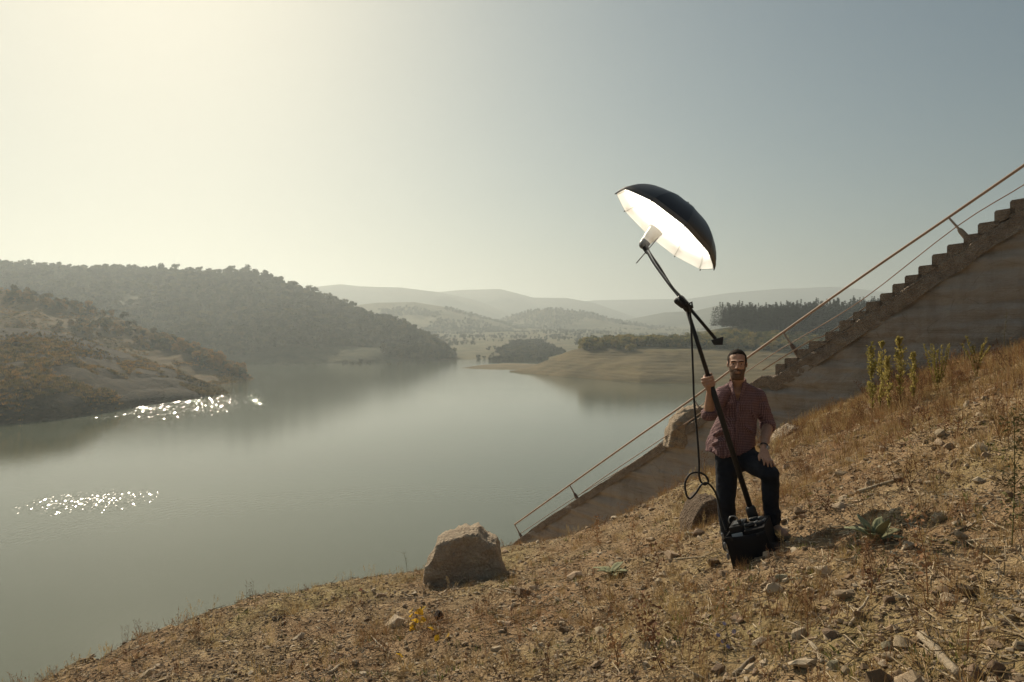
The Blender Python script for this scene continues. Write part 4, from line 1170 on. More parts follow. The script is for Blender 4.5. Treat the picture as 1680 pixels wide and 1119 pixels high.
# folds
for a, b, r_ in [((1171, 714, 5.73), (1194, 704, 5.655), .024), ((1169, 729, 5.73), (1194, 722, 5.65), .024), ((1170, 742, 5.73), (1200, 737, 5.645), .020), ((1181, 668, 5.69), (1192, 690, 5.665), .012),
                 ((1232, 664, 5.69), (1240, 690, 5.68), .012), ((1198, 655, 5.685), (1194, 672, 5.675), .010), ((1222, 700, 5.665), (1240, 712, 5.68), .012), ((1252, 660, 5.735), (1262, 676, 5.73), .010)]:
    mb.limb([B(*a), B((a[0] + b[0]) / 2, (a[1] + b[1]) / 2 - 1, (a[2] + b[2]) / 2 - 0.006), B(*b)], [r_ * 0.7, r_, r_ * 0.6], 8)
sme = remesh(mb.mesh('shirt', True, N0), 0.008, 6, 0.5)
bm = bmesh.new(); bm.from_mesh(sme)
P1 = B(1210, 634, 5.66) - N0
kill = []
for v in bm.verts:
    q = v.co
    px_ = HX + (q.x + N0.x) / (q.y + N0.y) * FPX; py_ = HY - (q.z + N0.z - EYE) / (q.y + N0.y) * FPX
    front = q.y + N0.y < 5.80
    # open collar down to the third button
    if front and 618 < py_ < 659 and abs(px_ - 1210.5) < max(0.3, (659 - py_) * 0.30): kill.append(v); continue
    if py_ < 632 and abs(px_ - 1210) < 13: kill.append(v); continue
    # curved shirt tail: longer in the middle-left, cut away over the raised thigh
    hem = np.interp(px_, [1165, 1172, 1184, 1192, 1203, 1215, 1228, 1246], [741, 746, 753, 752, 750, 748, 741, 727])
    if py_ > hem and px_ < 1250 and py_ > 715: kill.append(v)
bmesh.ops.delete(bm, geom=kill, context='VERTS')
bm.to_mesh(sme); bm.free()
md_co = np.zeros(len(sme.vertices) * 3, np.float32); sme.vertices.foreach_get('co', md_co); md_co = md_co.reshape(-1, 3)
md_co[:, 1] -= 0.010 * fbm(md_co[:, 0] / 0.07 + md_co[:, 2] / 0.11, md_co[:, 2] / 0.045, 3, 77)
md_co[:, 0] -= 0.006 * fbm(md_co[:, 1] / 0.05, md_co[:, 2] / 0.05, 3, 78)
sme.vertices.foreach_set('co', md_co.ravel()); sme.update()
shirt = obj('shirt', sme, M_shirt, person)
so = shirt.modifiers.new('thick', 'SOLIDIFY'); so.thickness = 0.004; so.offset = -1
# collar flaps, placket, rolled cuffs
for s in (-1, 1):
    cx = 1210.5
    a = B(cx + 13 * s, 624, 5.74); b = B(cx + 12.5 * s, 636, 5.70); c_ = B(cx + 8.5 * s, 648, 5.655); d_ = B(cx + 3.5 * s, 651, 5.64); e_ = B(cx + 9.0 * s, 628, 5.685); g_ = B(cx + 16 * s, 632, 5.76)
    mb = MB(); mb.add([a, b, c_, d_, e_, g_], [(0, 5, 1), (4, 0, 1), (4, 1, 2), (4, 2, 3)])
    o_ = obj('collar', mb.mesh('collar', False, N0), M_shirt, person)
    m_ = o_.modifiers.new('thick', 'SOLIDIFY'); m_.thickness = 0.006
bkc = [B(1197.5, 626, 5.74), B(1201, 622, 5.80), B(1210.5, 620, 5.835), B(1220, 622, 5.80), B(1223.5, 626, 5.74)]
obj('collar', MB().tube(spline(bkc, 5), [(0.022, 0.006)] * 21, 8, True, (0, 0, 1)).mesh('collar', True, N0), M_shirt, person)
obj('placket', MB().tube([B(1210.5, 659, 5.655), B(1210, 690, 5.655), B(1207, 720, 5.65), B(1205, 747, 5.64)], [(0.013, 0.005)] * 4, 8, True, (1, 0, 0)).mesh('placket', True, N0), M_shirt, person)
for (e, w, r_) in ((elL, wrL, 0.058), (elR, wrR, 0.060)):
    dv = (w - e).normalized()
    if e is elL: q0, q1 = shL.lerp(elL, 0.86), elL + (elL - shL).normalized() * 0.02
    else: q0, q1 = e - dv * 0.012, e + dv * 0.05
    if e is elL: q0, q1 = elL - V3((0, 0, 0.030)), elL + dv * 0.045
    obj('cuff', MB().tube([q0, q0.lerp(q1, 0.2), q0.lerp(q1, 0.8), q1], [r_ * 0.9, r_ + 0.004, r_ + 0.005, r_ * 0.92], 18).mesh('cuff', True, N0), M_shirt, person)

# --- jeans
mb = MB()
mb.limb([B(1207, 736, 5.78), B(1207, 752, 5.77)], [(0.165, 0.108), (0.168, 0.118)], 20, (1, 0, 0))
mb.limb([hipL + V3((0.0, 0, 0)), hipL.lerp(knL, 0.45), knL, knL.lerp(anL, 0.35), anL + V3((0, 0, 0.05)), anL + V3((0, 0, 0.015))], [0.098, 0.090, 0.074, 0.072, 0.060, 0.060], 18)
mb.limb([hipR + V3((-0.01, 0, 0)), hipR.lerp(knR, 0.5), knR.lerp(hipR, 0.1), knR + V3((0.004, -0.005, -0.012))], [0.100, 0.094, 0.078, 0.074], 18)
mb.limb([knR + V3((0.004, 0, -0.005)), knR.lerp(anR, 0.3), knR.lerp(anR, 0.75), anR + V3((-0.002, 0, 0.02))], [0.072, 0.068, 0.060, 0.060], 18)
for i in range(3):
    z_ = anL + V3((0, -0.02, 0.05 + 0.03 * i)); mb.limb([z_ + V3((-0.045, -0.02, 0)), z_ + V3((0, -0.04, -0.008)), z_ + V3((0.045, -0.02, 0.006))], [0.014, 0.016, 0.014], 8)
for i in range(3):
    z_ = anR + V3((0, -0.02, 0.05 + 0.032 * i)); mb.limb([z_ + V3((-0.045, -0.02, 0)), z_ + V3((0, -0.04, -0.010)), z_ + V3((0.045, -0.02, 0.008))], [0.014, 0.016, 0.014], 8)
jme = remesh(mb.mesh('jeans', True, N0), 0.008, 5, 0.5)
jc = np.zeros(len(jme.vertices) * 3, np.float32); jme.vertices.foreach_get('co', jc); jc = jc.reshape(-1, 3)
jc[:, 1] -= 0.008 * fbm(jc[:, 0] / 0.08 + jc[:, 2] / 0.15, jc[:, 2] / 0.05, 3, 87)
jc[:, 0] -= 0.006 * fbm(jc[:, 1] / 0.08, jc[:, 2] / 0.05, 3, 88)
jme.vertices.foreach_set('co', jc.ravel()); jme.update()
obj('jeans', jme, M_jeans, person)
# --- shoes
for an, dirv in ((anL, V3((-0.05, -1, 0)).normalized()), (anR, V3((0.42, -0.9, 0)).normalized())):
    gnd = gz(an.x, an.y); q = V3((an.x, an.y, gnd + 0.035)) if an is anL else V3((an.x, an.y, an.z - 0.05))
    lat = V3((dirv.y, -dirv.x, 0))
    mb = MB()
    mb.limb([q - dirv * 0.06 + V3((0, 0, 0.02)), q + V3((0, 0, 0.03)), q + dirv * 0.08 + V3((0, 0, 0.012)), q + dirv * 0.155 + V3((0, 0, -0.002))], [(0.036, 0.042), (0.040, 0.050), (0.046, 0.036), (0.040, 0.026)], 14, tuple(lat))
    mb.limb([q + V3((0, 0, 0.02)), V3((an.x, an.y, q.z + 0.085))], [0.042, 0.044], 14)
    sh = obj('shoe', remesh(mb.mesh('shoe', True, N0), 0.006, 4, 0.5), M_shoe, person)
    mb = MB(); b_ = V3((0, 0, -0.026))
    mb.limb([q - dirv * 0.066 + b_, q + b_, q + dirv * 0.09 + b_, q + dirv * 0.165 + b_], [(0.038, 0.014), (0.041, 0.014), (0.049, 0.014), (0.040, 0.013)], 14, tuple(lat))
    obj('sole', mb.mesh('sole', True, N0), M_sole, sh)
    for i in range(4):
        z_ = q + dirv * (0.02 + 0.022 * i) + V3((0, 0, 0.070 - 0.012 * i))
        obj('lace', MB().tube([z_ - lat * 0.024, z_ + V3((0, 0, 0.004)), z_ + lat * 0.024], 0.0035, 5).mesh('lace', True, N0), M_sole, sh)
# --- wristwatch
wd = (wrR - elR).normalized()
wq = wrR - wd * 0.012
u_ = V3((1, 0, 0)); u_ = (u_ - wd * u_.dot(wd)).normalized(); w_ = wd.cross(u_)
watch = obj('watch', MB().tube([wq - wd * 0.009, wq + wd * 0.009], 0.0345, 18, False).mesh('watch', True, N0), M_rubber, person)
fc = wq + u_ * 0.022 - V3((0, 0.026, 0))
nrm = (fc - wq).normalized()
obj('watch_face', MB().tube([fc - nrm * 0.004, fc + nrm * 0.006], 0.018, 16).mesh('watch_face', False, N0), M_watch, watch)
# ------------------------------------------------------------------ stones, litter and plants on the bank
M_peb = mat_var('gravel_stone', [(0.17, 0.118, 0.072), (0.29, 0.21, 0.132), (0.40, 0.305, 0.20), (0.50, 0.41, 0.29), (0.34, 0.235, 0.15)], 0.9, 0.25, 9, 0.4, 0.01, 30, 0.75)
M_straw = mat_var('dry_straw', [(0.24, 0.155, 0.066), (0.38, 0.265, 0.120), (0.53, 0.395, 0.19), (0.32, 0.195, 0.082)], 0.8, 0.2, 6, 0, 0, 0, 0.8, 0.3)
M_redweed = mat_var('red_brown_weed', [(0.17, 0.085, 0.046), (0.29, 0.155, 0.076), (0.40, 0.24, 0.12)], 0.85, 0.2, 6, 0, 0, 0, 0.8, 0.2)
M_greenw = mat_var('small_green_weed', [(0.07, 0.085, 0.022), (0.13, 0.15, 0.040), (0.19, 0.19, 0.06)], 0.7, 0.3, 8, 0, 0, 0, 0.7, 0.35)
M_fox = mat_var('foxtail_plume', [(0.34, 0.24, 0.10), (0.50, 0.38, 0.19), (0.42, 0.30, 0.15)], 0.8, 0.2, 8, 0, 0, 0, 0.8, 0.4)
M_litter = mat_var('plant_litter', [(0.15, 0.10, 0.058), (0.28, 0.195, 0.112), (0.42, 0.32, 0.195), (0.56, 0.46, 0.32)], 0.9, 0.2, 20, 0, 0, 0, 0.85)
M_wood = mat_var('weathered_wood', [(0.20, 0.155, 0.105), (0.33, 0.265, 0.185), (0.43, 0.36, 0.26)], 0.9, 0.2, 5, 0.8, 0.008, 90, 0.4)

def blade_tri(V, F, base, tip, width, bend, side):
    """a thin bent blade of three segments"""
    b = len(V); m1 = base.lerp(tip, 0.4) + bend * 0.55; m2 = base.lerp(tip, 0.75) + bend * 0.8
    V += [base - side * width, base + side * width, m1 - side * width * .8, m1 + side * width * .8, m2 - side * width * .5, m2 + side * width * .5, tip]
    F += [(b, b + 1, b + 3), (b, b + 3, b + 2), (b + 2, b + 3, b + 5), (b + 2, b + 5, b + 4), (b + 4, b + 5, b + 6)]
def tuft(seed, n, h, spread, width, lean=0.5):
    rg = random.Random(seed); V = []; F = []
    for _ in range(n):
        a = rg.uniform(0, 6.283); r = abs(rg.gauss(0, spread)); hh = h * rg.uniform(0.45, 1.1); l = rg.uniform(0.1, 1) * lean
        b = Vector((math.cos(a) * r, math.sin(a) * r, -0.02)); d = Vector((math.cos(a + rg.gauss(0, .6)), math.sin(a + rg.gauss(0, .6)), 0))
        t = b + d * hh * l + Vector((0, 0, hh * math.sqrt(max(0.05, 1 - l * l))))
        blade_tri(V, F, b, t, width * rg.uniform(.6, 1.3), Vector((0, 0, hh * 0.12 * l)), Vector((-d.y, d.x, 0)).lerp(Vector((rg.gauss(0, 1), rg.gauss(0, 1), 0)), .4).normalized())
    return mesh_np('tuft', V, F)
def twiggy(seed, n, h, spread, r0=0.0022, leaves=14, leafsize=0.008):
    """dried branching weed"""
    rg = random.Random(seed); mb = MB(); V = []; F = []
    for _ in range(n):
        a = rg.uniform(0, 6.283); hh = h * rg.uniform(0.6, 1.1)
        b = Vector((rg.gauss(0, spread * .3), rg.gauss(0, spread * .3), -0.02)); t = b + Vector((math.cos(a) * spread, math.sin(a) * spread, hh))
        m = b.lerp(t, 0.5) + Vector((rg.gauss(0, .02), rg.gauss(0, .02), 0))
        mb.tube([b, m, t], [r0, r0 * .8, r0 * .4], 3, False)
        for _k in range(rg.randint(3, 6)):
            q = rg.uniform(0.3, 0.95); s = b.lerp(t, q); a2 = rg.uniform(0, 6.283); l = hh * rg.uniform(.12, .34)
            e = s + Vector((math.cos(a2) * l * .7, math.sin(a2) * l * .7, l * .6))
            mb.tube([s, e], [r0 * .6, r0 * .3], 3, False)
            for _j in range(leaves // 5 + 1):
                c = s.lerp(e, rg.uniform(.3, 1.05)); u = Vector((rg.gauss(0, 1), rg.gauss(0, 1), rg.gauss(0, 1))).normalized(); w = u.orthogonal().normalized(); z = leafsize * rg.uniform(.5, 1.4)
                k_ = len(V); V += [c - u * z, c + w * z * .5, c + u * z, c - w * z * .5]; F.append((k_, k_ + 1, k_ + 2, k_ + 3))
    mb.add(V, F)
    return mb.mesh('weed', False, clean=False)
def fuzz(seed, n, r, width):
    """airy ball of dry stems"""
    rg = random.Random(seed); V = []; F = []
    for _ in range(n):
        d = Vector((rg.gauss(0, 1), rg.gauss(0, 1), abs(rg.gauss(0, .9)))).normalized()
        b = Vector((rg.gauss(0, .02), rg.gauss(0, .02), 0)); t = b + d * r * rg.uniform(.6, 1.1)
        blade_tri(V, F, b, t, width, Vector((rg.gauss(0, .15), rg.gauss(0, .15), .1)) * r, d.orthogonal().normalized())
    return mesh_np('fuzz', V, F)
def foxtail(seed, n, h):
    rg = random.Random(seed); V = []; F = []
    for _ in range(n):
        a = rg.uniform(0, 6.283); d = Vector((math.cos(a), math.sin(a), 0)); hh = h * rg.uniform(.7, 1.1)
        b = d * rg.uniform(0, .03); t = b + d * hh * rg.uniform(.1, .5) + Vector((0, 0, hh))
        sd = Vector((-d.y, d.x, 0)); blade_tri(V, F, b, t, 0.0014, Vector((0, 0, .01)), sd)
        ax_ = (t - b).normalized()
        for q in range(14):
            c = t + ax_ * (q * .0045 - .01); u = (Vector((rg.gauss(0, 1), rg.gauss(0, 1), rg.gauss(0, 1))).normalized() + ax_ * .8).normalized(); z = .013
            w = u.orthogonal().normalized() * .003; k_ = len(V); V += [c - w, c + w, c + u * z]; F.append((k_, k_ + 1, k_ + 2))
    return mesh_np('foxtail', V, F)
def with_mat(me, m): me.materials.append(m); return me

def wedge_xy(n, seed, y0=1.7, y1=16.5, p=0.0):
    rg = np.random.default_rng(seed)
    if p == 0: y = rg.uniform(y0, y1, n)
    else: y = (rg.uniform(0, 1, n) * (y1 ** (1 + p) - y0 ** (1 + p)) + y0 ** (1 + p)) ** (1 / (1 + p))
    x = rg.uniform(-0.86, 0.86, n) * y + rg.uniform(-.2, .2, n)
    # keep off the staircase and away from the drop to the lake
    t = (x - SA.x) * SN.x + (y - SA.y) * SN.y
    gb = ground_base(x, y)
    k_ = (t < -0.08) & (gb > -6.5)
    return x[k_], y[k_], rg
def grassy(x, y):
    up = np.clip((x - 2.2) / 3.0, 0, 1) * np.clip((y - 5.0) / 4.0, 0, 1)
    patch = np.clip(0.5 + 1.1 * fbm(x / 1.1, y / 1.1, 3, 61), 0, 1)
    left = np.clip((-x + 0.6) / 2.5, 0, 1)
    return np.clip(0.38 * patch + 0.75 * up + 0.05 - 0.18 * left, 0.03, 1)
def rots(rg, n, tilt): return np.stack([rg.normal(0, tilt, n), rg.normal(0, tilt, n), rg.uniform(0, 6.283, n)], -1)

# gravel
x, y, rg = wedge_xy(78000, 101, p=-0.25)
keep = rg.uniform(0, 1, len(x)) > 0.62 * grassy(x, y)
x, y = x[keep], y[keep]; n = len(x)
sz = np.clip(np.exp(rg.normal(math.log(0.0105), 0.42, n)), 0.004, 0.034)
peb = [with_mat(hull_stone(200 + i, 14, 1, .85, .62), M_peb) for i in range(8)]
z = ground_z(x, y) + sz * 0.15
scatter('gravel', np.stack([x, y, z], -1), rots(rg, n, .35), np.stack([sz * rg.uniform(.7, 1.5, n), sz * rg.uniform(.7, 1.2, n), sz * rg.uniform(.6, 1.1, n)], -1), rg.integers(0, 8, n), peb, 'small brown and beige gravel strewn over the slope', 'gravel')
# coarser rubble in drifts
x, y, rg = wedge_xy(14000, 109, p=-0.1)
keep = fbm(x / .9, y / .9, 3, 69) + rg.normal(0, .14, len(x)) > .06
x, y = x[keep], y[keep]; n = len(x)
sz = np.clip(np.exp(rg.normal(math.log(0.022), 0.38, n)), 0.012, 0.055)
scatter('rubble', np.stack([x, y, ground_z(x, y) + sz * .2], -1), rots(rg, n, .4), np.stack([sz * rg.uniform(.8, 1.6, n), sz * rg.uniform(.7, 1.2, n), sz * rg.uniform(.6, 1.0, n)], -1), rg.integers(0, 8, n), peb, 'drifts of coarse angular rubble among the gravel', 'rubble')
# litter of broken stems and flakes
x, y, rg = wedge_xy(46000, 102, p=-0.2); n = len(x)
lit = []
for i in range(5):
    r_ = random.Random(300 + i); mb = MB(); l = .03 * (1 + i * .35)
    mb.tube([(-l, 0, 0), (0, r_.gauss(0, .004), .004), (l, r_.gauss(0, .006), 0)], [.0016, .0022, .0014], 3, False)
    lit.append(with_mat(mb.mesh('twig', False, clean=False), M_litter))
for i in range(3):
    r_ = random.Random(320 + i)
    lit.append(with_mat(mesh_np('flake', [(-.016, 0, .002), (0, -.007, .006), (.018, .001, .003), (.001, .008, .009)], [(0, 1, 2, 3)]), M_litter))
z = ground_z(x, y) + 0.006
scatter('plant_litter', np.stack([x, y, z], -1), rots(rg, n, .3), rg.uniform(.5, 1.6, n), rg.integers(0, 8, n), lit, 'dry broken stems and leaf scraps littering the slope', 'litter')
# dry grass
x, y, rg = wedge_xy(30000, 103, p=0.15)
keep = rg.uniform(0, 1, len(x)) < grassy(x, y) * np.clip(.72 + 1.4 * fbm(x / .55, y / .55, 3, 68), .2, 1.3)
x, y = x[keep], y[keep]; n = len(x)
tf = [with_mat(tuft(400 + i, 20 + 5 * (i % 3), .10 + .02 * i, .03, .0016, .75), M_straw) for i in range(5)] + [with_mat(tuft(410 + i, 16, .17, .03, .0015, .45), M_redweed) for i in range(2)]
scatter('dry_grass', np.stack([x, y, ground_z(x, y)], -1), rots(rg, n, .2), rg.uniform(.5, 1.15, n) * (1 + .5 * np.clip((x - 2.5) / 3, 0, 1)), rg.integers(0, 7, n), tf, 'short dry straw-coloured grass covering the slope', 'grass')
# dried red-brown weeds, thick along the foot of the wall
x, y, rg = wedge_xy(8000, 104, p=0.3)
up = np.clip((x - 2.5) / 3.0, 0, 1) * np.clip((y - 6.0) / 4.0, 0, 1)
keep = rg.uniform(0, 1, len(x)) < (0.13 + 0.8 * up) * np.clip(.6 + fbm(x / .9, y / .9, 2, 63), 0, 1.2)
x, y = x[keep], y[keep]; n = len(x)
tw = [with_mat(twiggy(430 + i, 5, .24 + .03 * i, .09), M_redweed) for i in range(4)] + [with_mat(fuzz(440 + i, 60, .13, .0010), M_straw) for i in range(2)]
scatter('dried_weeds', np.stack([x, y, ground_z(x, y)], -1), rots(rg, n, .2), rg.uniform(.5, 1.5, n) * (.6 + .4 * np.clip((x - 1.0) / 2.5, 0, 1)), rg.integers(0, 6, n), tw, 'red-brown dried weeds growing thick below the side wall', 'weeds')
# foxtails
x, y, rg = wedge_xy(1500, 105, p=0.1)
keep = rg.uniform(0, 1, len(x)) < np.where(x > 3.0, .75, np.where(x < -1.2, .35, .08))
x, y = x[keep], y[keep]; n = len(x)
scatter('foxtail_grass', np.stack([x, y, ground_z(x, y)], -1), rots(rg, n, .15), rg.uniform(.6, 1.2, n), rg.integers(0, 3, n), [with_mat(foxtail(450 + i, 5, .17), M_fox) for i in range(3)], 'pale foxtail grass heads on the right and left of the slope', 'grass')
# low green weeds
x, y, rg = wedge_xy(3200, 106, p=-0.1)
keep = fbm(x / .7, y / .7, 3, 66) > 0.10
x, y = x[keep], y[keep]; n = len(x)
scatter('green_weeds', np.stack([x, y, ground_z(x, y)], -1), rots(rg, n, .2), rg.uniform(.5, 1.2, n), rg.integers(0, 3, n), [with_mat(tuft(460 + i, 24, .055, .035, .0035, .95), M_greenw) for i in range(3)], 'low green weeds sprouting between the stones', 'weeds')

# single stones
stone_src = [hull_stone(500 + i, 18, 1, random.Random(i).uniform(.6, .95), random.Random(i + 50).uniform(.45, .8), .22) for i in range(9)]
for me in stone_src: me.materials.append(M_peb)
x, y, rg = wedge_xy(5000, 107, 2.1, 12.5, p=-0.35)
pxs = HX + x / y * FPX; zz = ground_z(x, y); pys = HY - (zz - EYE) / y * FPX
right = np.clip((pxs - 700) / 700, 0.25, 1) * (1 - 0.75 * np.clip(grassy(x, y) - .4, 0, 1))
keep = (rg.uniform(0, 1, len(x)) < right) & (pxs > 60) & (pxs < 1700) & (pys < 1140) & (pys > 600)
ids = np.nonzero(keep)[0][:285]
def stone_tag(a, b):
    if a < 700: return 'loose beige stone lying left of the big boulder\'s foot', 'stone', 'loose stones in the left foreground'
    if a < 1180: return 'loose beige stone on the gravel between the big boulder and the case', 'stone', 'loose stones on the middle gravel'
    if b > 930: return 'loose beige stone in the right foreground, nearer than the case', 'stone', 'loose stones in the right foreground'
    return 'loose beige stone up the slope to the right of the man', 'stone', 'loose stones on the upper right slope'
for j, i in enumerate(ids):
    s_ = float(np.clip(math.exp(rg.normal(math.log(.040), .48)), .018, .11)) * (0.75 + 0.05 * y[i])
    o = obj('stone', stone_src[j % 9], None, None, *stone_tag(pxs[i], pys[i]), None, (x[i], y[i], zz[i] + s_ * .18))
    o.rotation_euler = (rg.normal(0, .25), rg.normal(0, .25), rg.uniform(0, 6.28)); o.scale = (s_ * rg.uniform(.9, 1.4), s_, s_ * rg.uniform(.8, 1.1))
M_stA = mat_var('pale_stone', [(0.30, 0.225, 0.14), (0.42, 0.33, 0.215), (0.52, 0.42, 0.285)], 0.9, 0.25, 5, 0.5, 0.02, 20, .2)
M_stB = mat_var('grey_green_stone', [(0.22, 0.19, 0.125), (0.31, 0.275, 0.185), (0.39, 0.35, 0.24)], 0.9, 0.25, 5, 0.5, 0.02, 20, .2)
M_stC = mat_var('brown_stone', [(0.14, 0.09, 0.058), (0.22, 0.15, 0.098), (0.29, 0.21, 0.14)], 0.9, 0.25, 5, 0.5, 0.02, 20, .2)
special = [  # px, py, width px, height factor, material, label
    (1315, 1040, 34, .95, M_stA, 'pale squarish stone near the bottom edge, left of the leaning stick'),
    (1365, 1043, 36, .6, M_stC, 'rounded brown stone right of the pale squarish stone'),
    (1412, 1012, 26, 1.1, M_stC, 'upright brown stone with a thin stick leaning on it'),
    (1370, 1093, 26, .95, M_stB, 'round grey-green stone at the bottom edge'),
    (1390, 1102, 22, .9, M_stA, 'small pale stone touching the round grey-green stone'),
    (1482, 1058, 30, 1.0, M_stA, 'angular pale stone beside the weathered log'),
    (1460, 1062, 26, .8, M_stB, 'grey stone left of the angular pale stone'),
    (1462, 1078, 30, .55, M_stA, 'flat pale stone in front of the grey stone by the log'),
    (1605, 1108, 36, .95, M_stC, 'smooth brown boulder-like stone at the bottom right edge'),
    (1640, 1098, 34, .85, M_stC, 'dark brown stone right of the smooth brown one'),
    (1676, 1062, 24, .7, M_stA, 'pale stone cut off by the right edge of the picture'),
    (1560, 985, 40, .42, M_stA, 'long flat tan slab stone on the slope above the log'),
    (1612, 738, 34, .75, M_stA, 'big tan stone high on the right of the slope'),
    (1545, 712, 22, .8, M_stA, 'tan stone left of the big tan stone, high on the slope'),
    (1148, 1112, 26, 1.2, M_stA, 'pointed pale stone at the bottom edge, left of the dark rounded stone'),
    (1180, 1100, 26, .8, M_stC, 'dark rounded stone right of the pointed pale stone'),
    (1082, 955, 16, 1.2, M_stA, 'small bright upright stone below the case'),
    (985, 1036, 26, .5, M_stA, 'flat tan stone lying in the middle foreground below the pale rosette plant'),
    (1285, 948, 26, .7, M_stB, 'grey stone just below the open black case'),
    (1310, 955, 30, .5, M_stB, 'flat grey stone right of the one below the case'),
    (1145, 875, 24, .85, M_stC, 'brown stone left of the case, near the man'),
    (1130, 878, 22, .7, M_stB, 'pale green-grey stone left of the brown stone by the case'),
    (1460, 985, 24, .8, M_stC, 'reddish stone in the middle of the right foreground'),
    (915, 985, 16, .6, M_stA, 'small pale stone right of the large flat-faced boulder'),
]
for i, (px_, py_, w, hf, m, lab) in enumerate(special):
    g_ = on_ground(px_, py_ + w * hf * 0.25)
    s_ = w / 2 / FPX * g_.y
    me = hull_stone(700 + i, 17, 1, .85, hf, .26, 1, 0.012); me.materials.append(m)
    o = obj('stone', me, None, None, lab, 'stone', None, None, g_ + Vector((0, s_ * .4, s_ * hf * .30)))
    o.scale = (s_ * 1.1,) * 3; o.rotation_euler = (0, 0, i * 1.7)

# sticks and driftwood
def stick(px0, py0, px1, py1, r, label, mat=M_wood, group=None, lift=0.0, name='stick', bend=.02, seed=0, taper=.6):
    a = on_ground(px0, py0); b = on_ground(px1, py1)
    high = max([0.0] + [gz(a.lerp(b, q / 8).x, a.lerp(b, q / 8).y) - a.lerp(b, q / 8).z for q in range(9)]) * .6
    rg_ = random.Random(seed + int(px0)); n_ = 7; P = []
    for q in range(n_):
        t_ = q / (n_ - 1); w_ = a.lerp(b, t_); g_ = gz(w_.x, w_.y)
        P.append(Vector((w_.x + rg_.gauss(0, bend) * .15, w_.y, w_.z + high + r * .6 + lift * t_)))
    o = obj(name, MB().tube(spline(P, 2), [r * (1 - (1 - taper) * i / 12) for i in range(13)], 7).mesh(name, True, a), mat, None, label, 'stick' if name == 'stick' else 'log', group, None, a)
    return o
stick(1513, 1052, 1575, 1119, .019, 'thick weathered grey log at the bottom right, pointing out of the picture', name='log', taper=.95)
stick(1403, 812, 1475, 790, .016, 'brown branch lying on the slope right of the man\'s knee')
stick(1395, 1030, 1426, 996, .009, 'thin straight stick leaning by the upright brown stone', lift=.04)
stick(1333, 1060, 1348, 1092, .012, 'short pale stick between stones at the bottom edge')
stick(1205, 1112, 1236, 1082, .013, 'stubby broken stick at the bottom, right of the dark rounded stone')
stick(657, 984, 745, 982, .006, 'long thin straight pale stick lying left of the boulder')
stick(608, 1045, 634, 1072, .007, 'short bright straw-coloured stick in the left foreground')
stick(664, 975, 672, 980, .008, 'tiny white stick end above the long thin stick')
stick(812, 968, 852, 976, .009, 'pale split stick just right of the boulder\'s foot')
stick(568, 1041, 600, 1048, .005, 'thin curved pale twig in the left foreground')
stick(540, 1108, 562, 1092, .016, 'stubby dark driftwood piece at the bottom left')
stick(862, 1010, 905, 992, .007, 'thin brown twig in the middle of the slope')
stick(1100, 920, 1158, 915, .006, 'long thin pale twig on the gravel left of the case')
stick(1140, 1020, 1172, 1030, .005, 'short thin twig in the middle foreground')
stick(1560, 880, 1620, 850, .006, 'thin dry twig on the right slope above the slab stone')
stick(1500, 1000, 1520, 990, .007, 'small broken twig near the reddish stone')
stick(1290, 760, 1303, 757, .008, 'short pale stick beside the man\'s raised knee')
stick(700, 1000, 722, 1004, .007, 'dark twig beside the yellow-leaved sapling')
M_char = mat_var('charred_wood', [(0.016, 0.013, 0.012), (0.045, 0.036, 0.03)], .9, .2, 12, .8, .02, 30)
g_ = on_ground(720, 1020)
st = hull_stone(911, 20, .055, .06, .085, .3, 2, .006); st.materials.append(M_char)
o = obj('stump', st, None, None, 'charred black stump with a hollow, right of the yellow-leaved sapling', 'stump', None, None, g_ + Vector((0, 0, .05)))
stick(704, 1026, 738, 1016, .012, 'grey driftwood stick lying against the charred stump')
M_red = mat_var('red_scrap', [(.42, .03, .04), (.55, .06, .07)], .5, .4, 9)
g_ = on_ground(591, 971)
obj('litter_scrap', mesh_np('litter_scrap', [(-.022, 0, .005), (.02, -.01, .01), (.024, .012, .03), (-.012, .014, .034), (0, .004, .02)], [(0, 1, 4), (1, 2, 4), (2, 3, 4), (3, 0, 4)]), M_red, None, 'small crumpled scrap of red plastic at the rim of the bank', 'scrap', None, None, g_)

# mullein rosettes
M_mul = mat_var('woolly_leaf', [(0.19, 0.195, 0.105), (0.28, 0.285, 0.165), (0.36, 0.36, 0.22)], .85, .2, 10, .4, .01, 30, .3, .15)
def leaf_mesh(L, W, up, droop, fold=.25, n=7):
    V = []; F = []
    for i in range(n):
        t_ = i / (n - 1); w_ = W * (math.sin(math.pi * min(1, t_ * .93 + .05)) ** .75) * (1 - .25 * t_)
        c_ = Vector((L * t_ * math.cos(up) * (1 - .1 * droop * t_), 0, L * (math.sin(up) * t_ - droop * t_ * t_ * .5)))
        for s in (-1, -.5, 0, .5, 1):
            V.append(c_ + Vector((0, s * w_, abs(s) * w_ * fold + .004 * math.sin(9 * t_ + 3 * s))))
    for i in range(n - 1):
        for j in range(4): b = i * 5 + j; F.append((b, b + 1, b + 6, b + 5))
    return mesh_np('leaf', V, F, True)
def rosette(px_, py_, n_, L, label, seed, ups):
    g_ = on_ground(px_, py_); rg_ = random.Random(seed)
    e = empty('mullein_plant', g_ + Vector((0, 0, .0)), label, 'plant', 'mullein rosettes')
    for i in range(n_):
        o_ = obj('leaf', leaf_mesh(L * rg_.uniform(.65, 1.1), L * rg_.uniform(.15, .2), rg_.uniform(*ups), rg_.uniform(.2, .7)), M_mul, e)
        o_.rotation_euler = (0, 0, i * 2.399 + rg_.uniform(-.2, .2)); o_.location = (0, 0, .015)
        sm = o_.modifiers.new('thick', 'SOLIDIFY'); sm.thickness = .004
